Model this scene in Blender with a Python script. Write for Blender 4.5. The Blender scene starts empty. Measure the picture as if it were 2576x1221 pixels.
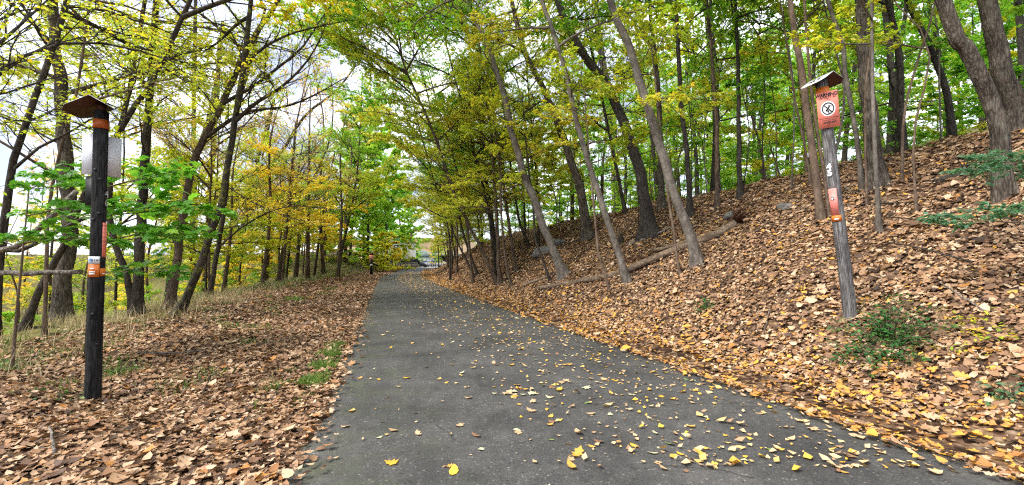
import bpy, math
import numpy as np
from mathutils import Vector, Matrix, Euler

R = np.random.RandomState
S = bpy.context.scene
COL = S.collection

# ------------------------------------------------------------------ camera, sky, sun, exposure
CAM_H, PITCH, FPX = 1.45, math.radians(2.46), 1080.0
cd = bpy.data.cameras.new('camera')
cd.sensor_width = 36.0
cd.lens = 36.0 * FPX / 2576.0
cd.clip_start, cd.clip_end = 0.05, 3000.0
cam = bpy.data.objects.new('camera', cd)
cam.location = (0, 0, CAM_H)
cam.rotation_euler = (math.radians(90) + PITCH, 0, 0)
COL.objects.link(cam)
S.camera = cam

SUN_ELEV, SUN_AZ = math.radians(52), math.radians(-120)   # azimuth clockwise from +Y: light from behind on the left
W = bpy.data.worlds.new('World'); S.world = W; W.use_nodes = True
nt = W.node_tree; nt.nodes.clear()
wo = nt.nodes.new('ShaderNodeOutputWorld'); bg = nt.nodes.new('ShaderNodeBackground')
sky = nt.nodes.new('ShaderNodeTexSky'); sky.sky_type = 'NISHITA'; sky.sun_disc = False
sky.sun_elevation = SUN_ELEV; sky.sun_rotation = SUN_AZ
tc = nt.nodes.new('ShaderNodeTexCoord'); mp = nt.nodes.new('ShaderNodeMapping'); mp.inputs['Scale'].default_value = (1, 1, 2.2)
nz = nt.nodes.new('ShaderNodeTexNoise'); nz.inputs['Scale'].default_value = 3.4; nz.inputs['Detail'].default_value = 7
rp = nt.nodes.new('ShaderNodeValToRGB'); rp.color_ramp.elements[0].position = 0.40; rp.color_ramp.elements[1].position = 0.72
rp.color_ramp.elements[0].color = (2.5, 2.75, 3.5, 1); rp.color_ramp.elements[1].color = (9.5, 9.7, 10.1, 1)
mx = nt.nodes.new('ShaderNodeMix'); mx.data_type = 'RGBA'; mx.inputs[0].default_value = .86
L = nt.links.new
L(tc.outputs['Generated'], mp.inputs['Vector']); L(mp.outputs['Vector'], nz.inputs['Vector']); L(nz.outputs['Fac'], rp.inputs['Fac'])
L(rp.outputs['Color'], mx.inputs[7]); L(sky.outputs['Color'], mx.inputs[6]); L(mx.outputs[2], bg.inputs['Color'])
bg.inputs['Strength'].default_value = 0.085
L(bg.outputs[0], wo.inputs[0])

sl = bpy.data.lights.new('sun', 'SUN'); sl.energy = 1.5; sl.angle = math.radians(25); sl.color = (1, .955, .89)
sun = bpy.data.objects.new('sun', sl); COL.objects.link(sun)
sd = Vector((math.sin(SUN_AZ) * math.cos(SUN_ELEV), math.cos(SUN_AZ) * math.cos(SUN_ELEV), math.sin(SUN_ELEV)))
sun.rotation_euler = sd.to_track_quat('Z', 'Y').to_euler()

S.render.engine = 'CYCLES'
S.view_settings.view_transform = 'Standard'; S.view_settings.look = 'None'
S.view_settings.gamma = 1.0; S.view_settings.use_curve_mapping = False
S.view_settings.exposure = 2.02
S.cycles.max_bounces = 5; S.cycles.diffuse_bounces = 3; S.cycles.glossy_bounces = 1; S.cycles.transmission_bounces = 3
S.cycles.use_adaptive_sampling = True; S.cycles.adaptive_threshold = 0.03
S.cycles.sample_clamp_indirect = 6
S.cycles.use_denoising = False
S.cycles.filter_width = 1.2

# ------------------------------------------------------------------ materials
MAT = {}
def mat(name):
    m = bpy.data.materials.new(name); m.use_nodes = True
    n = m.node_tree; n.nodes.clear()
    out = n.nodes.new('ShaderNodeOutputMaterial'); b = n.nodes.new('ShaderNodeBsdfPrincipled')
    n.links.new(b.outputs[0], out.inputs[0])
    MAT[name] = m
    return m, n, b, out
def N(n, t, **kw):
    x = n.nodes.new('ShaderNode' + t)
    for k, v in kw.items():
        if k in x.inputs: x.inputs[k].default_value = v
        else: setattr(x, k, v)
    return x
def ramp(n, stops, interp='LINEAR'):
    r = n.nodes.new('ShaderNodeValToRGB'); cr = r.color_ramp; cr.interpolation = interp
    while len(cr.elements) < len(stops): cr.elements.new(.5)
    for e, (p, c) in zip(cr.elements, stops):
        e.position = p; e.color = (c[0], c[1], c[2], 1)
    return r
def plain(name, c, rough=.6, metal=0, var=.25, scale=6, bump=0.0, spec=.4):
    m, n, b, o = mat(name)
    t = N(n, 'TexCoord'); z = N(n, 'TexNoise', Scale=scale, Detail=6)
    n.links.new(t.outputs['Object'], z.inputs['Vector'])
    r = ramp(n, [(.25, [x * (1 - var) for x in c]), (.75, [min(1, x * (1 + var)) for x in c])])
    n.links.new(z.outputs['Fac'], r.inputs['Fac']); n.links.new(r.outputs['Color'], b.inputs['Base Color'])
    b.inputs['Roughness'].default_value = rough; b.inputs['Metallic'].default_value = metal
    b.inputs['Specular IOR Level'].default_value = spec
    if bump:
        bp = N(n, 'Bump', Strength=bump, Distance=.02); n.links.new(z.outputs['Fac'], bp.inputs['Height']); n.links.new(bp.outputs[0], b.inputs['Normal'])
    return m
def bark(name, dark, light, moss=None, zs=.22, scale=16, bump=.9, lichen=.0):
    m, n, b, o = mat(name)
    t = N(n, 'TexCoord'); mp = N(n, 'Mapping'); mp.inputs['Scale'].default_value = (1, 1, zs)
    n.links.new(t.outputs['Object'], mp.inputs['Vector'])
    a = N(n, 'TexNoise', Scale=scale, Detail=8, Roughness=.65); n.links.new(mp.outputs[0], a.inputs['Vector'])
    v = N(n, 'TexVoronoi', Scale=scale * 1.5); v.feature = 'DISTANCE_TO_EDGE'; n.links.new(mp.outputs[0], v.inputs['Vector'])
    big = N(n, 'TexNoise', Scale=1.7, Detail=4); n.links.new(t.outputs['Object'], big.inputs['Vector'])
    r = ramp(n, [(.3, dark), (.68, light)]); n.links.new(a.outputs['Fac'], r.inputs['Fac'])
    col = r.outputs['Color']
    vk = ramp(n, [(0, (.45, .43, .42)), (.22, (1.08, 1.08, 1.08))]); n.links.new(v.outputs['Distance'], vk.inputs['Fac'])
    mk = N(n, 'Mix', data_type='RGBA', blend_type='MULTIPLY'); mk.inputs[0].default_value = min(1.0, bump); n.links.new(col, mk.inputs[6]); n.links.new(vk.outputs['Color'], mk.inputs[7]); col = mk.outputs[2]
    r2 = ramp(n, [(.38, (.72, .72, .72)), (.62, (1.2, 1.2, 1.2))]); n.links.new(big.outputs['Fac'], r2.inputs['Fac'])
    mu = N(n, 'Mix', data_type='RGBA', blend_type='MULTIPLY'); mu.inputs[0].default_value = 1
    n.links.new(col, mu.inputs[6]); n.links.new(r2.outputs['Color'], mu.inputs[7]); col = mu.outputs[2]
    if lichen:
        z2 = N(n, 'TexNoise', Scale=5.5, Detail=8, Roughness=.7); n.links.new(t.outputs['Object'], z2.inputs['Vector'])
        k = ramp(n, [(.52, (0, 0, 0)), (.62, (lichen,) * 3)]); n.links.new(z2.outputs['Fac'], k.inputs['Fac'])
        m2 = N(n, 'Mix', data_type='RGBA'); n.links.new(k.outputs['Color'], m2.inputs[0]); n.links.new(col, m2.inputs[6])
        m2.inputs[7].default_value = (*(moss or (.3, .3, .27)), 1); col = m2.outputs[2]
    n.links.new(col, b.inputs['Base Color'])
    mh = N(n, 'Math', operation='ADD'); n.links.new(a.outputs['Fac'], mh.inputs[0])
    mm = N(n, 'Math', operation='MULTIPLY'); n.links.new(v.outputs['Distance'], mm.inputs[0]); mm.inputs[1].default_value = .8
    n.links.new(mm.outputs[0], mh.inputs[1])
    bp = N(n, 'Bump', Strength=bump, Distance=.02); n.links.new(mh.outputs[0], bp.inputs['Height']); n.links.new(bp.outputs[0], b.inputs['Normal'])
    b.inputs['Roughness'].default_value = .9; b.inputs['Specular IOR Level'].default_value = .15
    return m
def leafmat(name, stops, trans=.95, rough=.5, spec=.3, gain=1.15):
    m, n, b, o = mat(name)
    a = N(n, 'Attribute'); a.attribute_name = 'tint'
    oi = N(n, 'ObjectInfo')
    ad = N(n, 'Math', operation='MULTIPLY_ADD'); n.links.new(oi.outputs['Random'], ad.inputs[0]); ad.inputs[1].default_value = .3; ad.inputs[2].default_value = -.15
    s = N(n, 'Math', operation='ADD'); s.use_clamp = True; n.links.new(a.outputs['Fac'], s.inputs[0]); n.links.new(ad.outputs[0], s.inputs[1])
    r = ramp(n, stops); n.links.new(s.outputs[0], r.inputs['Fac'])
    n.links.new(r.outputs['Color'], b.inputs['Base Color'])
    b.inputs['Roughness'].default_value = rough; b.inputs['Specular IOR Level'].default_value = spec
    if trans:
        tr = N(n, 'BsdfTranslucent')
        g = N(n, 'Mix', data_type='RGBA', blend_type='MULTIPLY'); g.inputs[0].default_value = 1; g.inputs[7].default_value = (gain * trans, gain * trans, gain * trans * .8, 1)
        n.links.new(r.outputs['Color'], g.inputs[6]); n.links.new(g.outputs[2], tr.inputs['Color'])
        ms = N(n, 'AddShader')
        n.links.new(b.outputs[0], ms.inputs[0]); n.links.new(tr.outputs[0], ms.inputs[1]); n.links.new(ms.outputs[0], o.inputs[0])
    return m

bark('bark_dark', (.022, .018, .015), (.105, .084, .066), lichen=.2, moss=(.13, .13, .10))
bark('bark_black', (.022, .019, .017), (.105, .09, .076), zs=.3, scale=22)
bark('bark_brown', (.06, .042, .03), (.20, .145, .105), zs=.2, scale=15)
bark('bark_grey', (.075, .063, .052), (.22, .19, .158), zs=.5, scale=9, bump=.35, lichen=.35, moss=(.27, .255, .22))
bark('bark_rough', (.035, .028, .022), (.19, .155, .122), zs=.16, scale=20, bump=1.2, lichen=.3, moss=(.2, .2, .16))
bark('bark_sapling', (.085, .058, .04), (.23, .165, .12), zs=.5, scale=14, bump=.3)
bark('bark_log', (.085, .06, .04), (.32, .235, .165), zs=1.0, scale=12, bump=.8)
bark('bark_deadwood', (.07, .058, .048), (.34, .30, .255), zs=1.0, scale=13, bump=1.0)
bark('bark_rot', (.03, .016, .010), (.17, .085, .05), zs=1.0, scale=14, bump=1.4)
bark('bark_mossy', (.02, .018, .014), (.085, .07, .055), lichen=.9, moss=(.16, .16, .03), scale=20)

leafmat('leaf_green', [(0, (.05, .145, .012)), (.5, (.115, .265, .018)), (.85, (.21, .34, .025)), (1, (.40, .37, .03))])
leafmat('leaf_darkgreen', [(0, (.022, .065, .014)), (.6, (.05, .12, .022)), (1, (.11, .17, .03))], trans=.5)
leafmat('leaf_lime', [(0, (.10, .22, .02)), (.5, (.17, .30, .025)), (1, (.33, .36, .035))])
leafmat('leaf_yellowgreen', [(0, (.13, .21, .015)), (.45, (.27, .32, .022)), (.8, (.46, .39, .025)), (1, (.56, .36, .03))])
leafmat('leaf_gold', [(0, (.22, .24, .02)), (.4, (.44, .36, .022)), (.8, (.58, .43, .03)), (1, (.58, .37, .035))])
leafmat('leaf_olive', [(0, (.13, .22, .018)), (.45, (.25, .30, .022)), (.8, (.42, .36, .03)), (1, (.52, .31, .05))])
leafmat('leaf_russet', [(0, (.17, .14, .03)), (.5, (.34, .24, .06)), (1, (.45, .27, .08))])
leafmat('leaf_maple', [(0, (.035, .12, .012)), (.6, (.075, .215, .016)), (1, (.17, .31, .025))])
leafmat('leaf_shrub', [(0, (.014, .06, .014)), (.6, (.035, .12, .024)), (1, (.08, .18, .03))], trans=.6)
leafmat('leaf_bluegreen', [(0, (.03, .09, .045)), (1, (.08, .17, .08))])
leafmat('litter', [(0, (.045, .026, .017)), (.16, (.12, .065, .038)), (.34, (.25, .135, .070)), (.55, (.395, .245, .135)), (.74, (.545, .395, .26)), (.83, (.36, .15, .05)), (.92, (.56, .28, .055)), (1, (.66, .40, .05))], trans=.12, rough=.6, spec=.3, gain=1)
leafmat('litter_gold', [(0, (.10, .05, .025)), (.2, (.28, .165, .09)), (.45, (.50, .34, .19)), (.68, (.62, .45, .24)), (.85, (.60, .35, .07)), (1, (.66, .40, .05))], trans=.12, rough=.6, spec=.3, gain=1)
leafmat('dry_yellow', [(0, (.46, .24, .035)), (.4, (.58, .35, .04)), (1, (.66, .41, .06))], trans=.15, rough=.5)
leafmat('dry_amber', [(0, (.52, .27, .04)), (1, (.62, .36, .09))], trans=.15, rough=.5)
leafmat('dry_tan', [(0, (.40, .25, .13)), (1, (.60, .43, .26))], trans=.1, rough=.6)
leafmat('dry_brown', [(0, (.16, .08, .045)), (1, (.30, .165, .10))], trans=.1, rough=.6)
leafmat('dry_pale', [(0, (.42, .42, .24)), (1, (.55, .52, .34))], trans=.1, rough=.6)
leafmat('dry_greenleaf', [(0, (.10, .18, .05)), (1, (.22, .28, .08))], trans=.1, rough=.6)
leafmat('grass', [(0, (.05, .12, .015)), (.5, (.11, .19, .025)), (.75, (.30, .28, .08)), (1, (.48, .38, .20))], trans=.3)
leafmat('dry_grass', [(0, (.16, .17, .06)), (.4, (.36, .29, .15)), (1, (.52, .42, .27))], trans=.3)

# asphalt
m, n, b, o = mat('asphalt')
t = N(n, 'TexCoord')
z1 = N(n, 'TexNoise', Scale=1.1, Detail=6, Roughness=.6); z2 = N(n, 'TexNoise', Scale=95, Detail=3); z3 = N(n, 'TexNoise', Scale=9, Detail=8, Roughness=.7)
vo = N(n, 'TexVoronoi', Scale=42); vo.feature = 'F1'
for z in (z1, z2, z3, vo): n.links.new(t.outputs['Object'], z.inputs['Vector'])
r1 = ramp(n, [(.3, (.042, .041, .040)), (.48, (.068, .066, .064)), (.72, (.104, .100, .095))]); n.links.new(z1.outputs['Fac'], r1.inputs['Fac'])
r2 = ramp(n, [(.3, (.6, .6, .6)), (.55, (1, 1, 1)), (.72, (1.5, 1.5, 1.48))]); n.links.new(z2.outputs['Fac'], r2.inputs['Fac'])
r3 = ramp(n, [(.3, (.74, .74, .74)), (.7, (1.22, 1.2, 1.17))]); n.links.new(z3.outputs['Fac'], r3.inputs['Fac'])
m1 = N(n, 'Mix', data_type='RGBA', blend_type='MULTIPLY'); m1.inputs[0].default_value = 1
m2 = N(n, 'Mix', data_type='RGBA', blend_type='MULTIPLY'); m2.inputs[0].default_value = 1
n.links.new(r1.outputs[0], m1.inputs[6]); n.links.new(r2.outputs[0], m1.inputs[7]); n.links.new(m1.outputs[2], m2.inputs[6]); n.links.new(r3.outputs[0], m2.inputs[7])
vs = N(n, 'SeparateColor'); n.links.new(vo.outputs['Color'], vs.inputs[0]); vr = ramp(n, [(0, (.55, .55, .55)), (.35, (.95, .95, .95)), (.82, (1.1, 1.1, 1.1)), (.9, (2.0, 1.95, 1.85)), (1, (2.8, 2.7, 2.5))]); n.links.new(vs.outputs[0], vr.inputs['Fac'])
vd = ramp(n, [(.25, (1, 1, 1)), (.45, (0, 0, 0))]); n.links.new(vo.outputs['Distance'], vd.inputs['Fac'])
m5 = N(n, 'Mix', data_type='RGBA', blend_type='MULTIPLY'); n.links.new(vd.outputs['Color'], m5.inputs[0]); n.links.new(m2.outputs[2], m5.inputs[6]); n.links.new(vr.outputs['Color'], m5.inputs[7])
# moss along the worn edge (attribute 'edge' runs 0 at the middle to 1 at the border)
at_ = N(n, 'Attribute'); at_.attribute_name = 'moss'
mz = N(n, 'TexNoise', Scale=2.4, Detail=7, Roughness=.7); n.links.new(t.outputs['Object'], mz.inputs['Vector'])
mr = ramp(n, [(.45, (0, 0, 0)), (.7, (.75, .75, .75))]); n.links.new(mz.outputs['Fac'], mr.inputs['Fac'])
mm = N(n, 'Math', operation='MULTIPLY'); n.links.new(at_.outputs['Fac'], mm.inputs[0]); n.links.new(mr.outputs['Color'], mm.inputs[1])
m3 = N(n, 'Mix', data_type='RGBA'); n.links.new(mm.outputs[0], m3.inputs[0]); n.links.new(m5.outputs[2], m3.inputs[6]); m3.inputs[7].default_value = (.085, .10, .04, 1)
# hairline cracks
wv = N(n, 'TexNoise', Scale=1.5, Detail=5); n.links.new(t.outputs['Object'], wv.inputs['Vector'])
wm = N(n, 'Mix', data_type='RGBA'); wm.inputs[0].default_value = .35; n.links.new(t.outputs['Object'], wm.inputs[6]); n.links.new(wv.outputs['Color'], wm.inputs[7])
cv = N(n, 'TexVoronoi', Scale=1.3); cv.feature = 'DISTANCE_TO_EDGE'; n.links.new(wm.outputs[2], cv.inputs['Vector'])
cr = ramp(n, [(0, (.42, .42, .42)), (.012, (1, 1, 1))]); n.links.new(cv.outputs['Distance'], cr.inputs['Fac'])
ck = ramp(n, [(.50, (0, 0, 0)), (.60, (1, 1, 1))]); n.links.new(z1.outputs['Fac'], ck.inputs['Fac'])
m4 = N(n, 'Mix', data_type='RGBA', blend_type='MULTIPLY'); n.links.new(ck.outputs['Color'], m4.inputs[0]); n.links.new(m3.outputs[2], m4.inputs[6]); n.links.new(cr.outputs[0], m4.inputs[7])
n.links.new(m4.outputs[2], b.inputs['Base Color'])
bp = N(n, 'Bump', Strength=.55, Distance=.01); n.links.new(z2.outputs['Fac'], bp.inputs['Height']); n.links.new(bp.outputs[0], b.inputs['Normal'])
b.inputs['Roughness'].default_value = .82; b.inputs['Specular IOR Level'].default_value = .3

# forest floor (soil and leaf crumbs below the built leaves; leaf colours further off)
m, n, b, o = mat('forest_floor')
t = N(n, 'TexCoord')
va = N(n, 'TexVoronoi', Scale=11); vb = N(n, 'TexVoronoi', Scale=17)
for v in (va, vb): n.links.new(t.outputs['Object'], v.inputs['Vector'])
sx = N(n, 'SeparateColor'); n.links.new(va.outputs['Color'], sx.inputs[0])
ra = ramp(n, [(0, (.03, .019, .013)), (.25, (.085, .05, .031)), (.5, (.18, .11, .068)), (.75, (.29, .19, .12)), (.9, (.38, .275, .185)), (1, (.40, .21, .06))])
n.links.new(sx.outputs[0], ra.inputs['Fac'])
rd = ramp(n, [(0, (1, 1, 1)), (.75, (.35, .3, .27))]); n.links.new(vb.outputs['Distance'], rd.inputs['Fac'])
mu = N(n, 'Mix', data_type='RGBA', blend_type='MULTIPLY'); mu.inputs[0].default_value = 1
n.links.new(ra.outputs[0], mu.inputs[6]); n.links.new(rd.outputs[0], mu.inputs[7])
ga = N(n, 'Attribute'); ga.attribute_name = 'green'
gz = N(n, 'TexNoise', Scale=.9, Detail=8, Roughness=.7); n.links.new(t.outputs['Object'], gz.inputs['Vector'])
gm = N(n, 'Math', operation='MULTIPLY_ADD'); n.links.new(gz.outputs['Fac'], gm.inputs[0]); gm.inputs[1].default_value = 2.2; gm.inputs[2].default_value = -.6
gx = N(n, 'Math', operation='MULTIPLY'); gx.use_clamp = True; n.links.new(gm.outputs[0], gx.inputs[0]); n.links.new(ga.outputs['Fac'], gx.inputs[1])
gt = ramp(n, [(.3, (.06, .10, .02)), (.7, (.20, .20, .06))]); n.links.new(gz.outputs['Fac'], gt.inputs['Fac'])
m3 = N(n, 'Mix', data_type='RGBA'); n.links.new(gx.outputs[0], m3.inputs[0]); n.links.new(mu.outputs[2], m3.inputs[6]); n.links.new(gt.outputs[0], m3.inputs[7])
n.links.new(m3.outputs[2], b.inputs['Base Color']); b.inputs['Roughness'].default_value = .95; b.inputs['Specular IOR Level'].default_value = .1
bp = N(n, 'Bump', Strength=.8, Distance=.05); n.links.new(va.outputs['Distance'], bp.inputs['Height']); n.links.new(bp.outputs[0], b.inputs['Normal'])

plain('lawn', (.10, .24, .02), .9, scale=20, var=.3)
plain('gravel_pale', (.42, .39, .35), .95, scale=30, var=.25, bump=.4)
plain('metal_grey', (.42, .43, .42), .45, .35, var=.22, scale=9)
plain('metal_white', (.62, .62, .60), .5, .1, var=.15, scale=12)
plain('hood_under', (.075, .026, .012), .7, var=.3)
plain('band_orange', (.60, .15, .015), .5, var=.12)
plain('sign_salmon', (.88, .25, .18), .55, var=.08)
plain('sign_salmon_faded', (.80, .24, .20), .55, var=.08)
plain('band_burnt', (.36, .075, .012), .5, var=.2)
plain('sign_back', (.74, .75, .80), .5, 0, var=.08, scale=14)
plain('sign_dark', (.015, .018, .015), .6, var=.3)
plain('ink', (.010, .010, .012), .6, var=.1)
plain('white_paint', (.74, .74, .74), .55, var=.1, scale=12)
plain('label_blue', (.03, .22, .55), .5, var=.3)
plain('number_metal', (.55, .56, .55), .45, .2, var=.25, scale=40)
plain('rock', (.17, .16, .145), .95, var=.45, scale=7, bump=1)
plain('house_wall', (.66, .63, .52), .8, var=.06)
plain('house_grey', (.33, .38, .40), .8, var=.12)
plain('roof_grey', (.22, .26, .28), .8, var=.15)
plain('deck_black', (.014, .014, .016), .7, var=.3)
plain('stone_wall', (.12, .09, .075), .9, var=.4, scale=9, bump=.8)
plain('rail_wood', (.10, .078, .062), .9, var=.4, scale=12, bump=.5)
plain('car_white', (.72, .74, .78), .25, var=.03, spec=.6)
plain('car_silver', (.45, .50, .58), .25, .3, var=.03, spec=.6)
plain('glass_dark', (.02, .028, .035), .08, var=.1, spec=.8)
plain('rubber', (.012, .012, .012), .8)
plain('lamp_red', (.5, .02, .015), .3)
plain('concrete', (.34, .31, .28), .9, var=.2, scale=5, bump=.3)
plain('rust_steel', (.13, .075, .05), .8, var=.4, scale=4)
plain('far_woods', (.23, .16, .085), 1.0, var=.4, scale=.05)
bark('pole_black', (.005, .005, .005), (.042, .041, .041), zs=.10, scale=30, bump=.9, lichen=.22, moss=(.075, .073, .07))
bark('pole_grey', (.045, .042, .043), (.34, .325, .32), zs=.055, scale=42, bump=1.0, lichen=.6, moss=(.10, .092, .09))

# ------------------------------------------------------------------ helpers
def sstep(a, b, x):
    t = np.clip((np.asarray(x, float) - a) / (b - a), 0, 1); return t * t * (3 - 2 * t)
_cy = np.array([-40, 0, 2.9, 7.5, 13.5, 25, 36.4, 47, 68, 87, 104, 130, 200, 400.])
_cx = np.array([15., 1.85, .9, -.55, -2.45, -6.05, -9.3, -11.7, -15.6, -17.2, -16.8, -12., 8., 70.])
_yy = np.linspace(-40, 400, 4401)
_xx = np.interp(_yy, _cy, _cx)
_k = np.exp(-np.linspace(-2, 2, 61) ** 2); _k /= _k.sum()
_xx = np.convolve(np.pad(_xx, 30, mode='reflect', reflect_type='odd'), _k, 'valid')
_co = 1 / np.sqrt(1 + np.gradient(_xx, _yy) ** 2)
def xc(y): return np.interp(y, _yy, _xx)
def cosang(y): return np.interp(y, _yy, _co)
def sdist(x, y): return (np.asarray(x) - xc(y)) * cosang(y)
def halfw(y): return np.interp(y, [0, 2.9, 5, 7.5, 13, 25, 40, 200], [2.42, 2.29, 2.2, 2.13, 2.06, 1.85, 1.8, 1.8])
_ss = np.linspace(-400, 400, 40001)
_slope = np.where(_ss > 0,
    .62 * sstep(2.4, 3.7, _ss) * (1 - sstep(8.3, 10.4, _ss)) - .05 * sstep(9, 10.5, _ss) * (1 - sstep(14, 18, _ss)) + .30 * sstep(17, 24, _ss) * (1 - sstep(70, 95, _ss)),
    .02 * sstep(-2.2, -5, _ss) + .05 * sstep(-6, -8, _ss) + .33 * sstep(-9, -11, _ss) * (1 - sstep(-17, -20, _ss)) - .07 * sstep(-9.5, -20, _ss))
_hh = np.cumsum(_slope) * (_ss[1] - _ss[0]); _hh -= np.interp(0, _ss, _hh)
def height(x, y):
    x = np.asarray(x, float); y = np.asarray(y, float)
    s = sdist(x, y); h = np.interp(s, _ss, _hh)
    fade = 1 - .93 * sstep(52, 92, y)
    h = np.where(s > 0, h * fade, h * (1 - sstep(42, 60, y)))
    h = h + 2.3 * sstep(-3.5, -10, s) * sstep(40, 56, y) * (1 - sstep(66, 78, y)) * (s < 0)
    amp = sstep(2.6, 5, np.abs(s)) * (1 - sstep(60, 90, y))
    h = h + amp * (.09 * np.sin(1.3 * x + .7 * y) * np.sin(.9 * y - .5 * x + 1) + .05 * np.sin(3.1 * x - 1.7 * y) + .035 * np.sin(4.3 * y + 2.2 * x))
    return h
CF = np.array([0, math.cos(PITCH), math.sin(PITCH)]); CU = np.array([0, -math.sin(PITCH), math.cos(PITCH)]); CR = np.array([1., 0, 0])
CP = np.array([0, 0, CAM_H])
def ray(u, v):
    return CF + (u - 1288) / FPX * CR + (610.5 - v) / FPX * CU
def at_y(u, v, y):
    d = ray(u, v); return CP + d * (y / d[1])
def on_ground(u, v, far=150):
    d = ray(u, v); ts = np.concatenate([np.arange(1.5, 30, .02), np.arange(30, far, .1)])
    p = CP + ts[:, None] * d
    below = p[:, 2] < height(p[:, 0], p[:, 1])
    i = int(np.argmax(below)) if below.any() else len(ts) - 1
    q = p[i].copy(); q[2] = height(q[0], q[1]); return q

def mesh(name, V, faces, mats, tint=None, attr='tint', smooth=True, mi=None):
    """faces: list of integer arrays (m,3) or (m,4)"""
    me = bpy.data.meshes.new(name)
    V = np.asarray(V, np.float32).reshape(-1, 3)
    faces = [np.asarray(f, np.int32) for f in faces if len(f)]
    lt = np.concatenate([np.full(len(f), f.shape[1], np.int32) for f in faces])
    lv = np.concatenate([f.ravel() for f in faces])
    me.vertices.add(len(V)); me.vertices.foreach_set('co', V.ravel())
    me.loops.add(len(lv)); me.loops.foreach_set('vertex_index', lv)
    me.polygons.add(len(lt)); st = np.zeros(len(lt), np.int32); st[1:] = np.cumsum(lt)[:-1]
    me.polygons.foreach_set('loop_start', st); me.polygons.foreach_set('loop_total', lt)
    if smooth: me.polygons.foreach_set('use_smooth', np.ones(len(lt), bool))
    if mi is not None: me.polygons.foreach_set('material_index', np.asarray(mi, np.int32))
    if tint is not None:
        a = me.attributes.new(attr, 'FLOAT', 'POINT'); a.data.foreach_set('value', np.asarray(tint, np.float32))
    for m in (mats if isinstance(mats, (list, tuple)) else [mats]): me.materials.append(MAT[m] if isinstance(m, str) else m)
    me.update(calc_edges=True); me.validate()
    return me
def obj(name, me, parent=None, loc=None, rot=None, scale=None, material=None):
    o = bpy.data.objects.new(name, me); COL.objects.link(o)
    if parent is not None: o.parent = parent
    if loc is not None: o.location = loc
    if rot is not None: o.rotation_euler = rot
    if scale is not None: o.scale = scale if hasattr(scale, '__len__') else (scale,) * 3
    if material:
        o.material_slots[0].link = 'OBJECT'; o.material_slots[0].material = MAT[material]
    return o
def tag(o, label, cat, group=None, kind=None):
    if label: o['label'] = label
    if cat: o['category'] = cat
    if group: o['group'] = group
    if kind: o['kind'] = kind
    return o
def empty(name, loc, rot=(0, 0, 0)):
    e = bpy.data.objects.new(name, None); e.empty_display_size = .2; COL.objects.link(e); e.location = loc; e.rotation_euler = rot; return e

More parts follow.
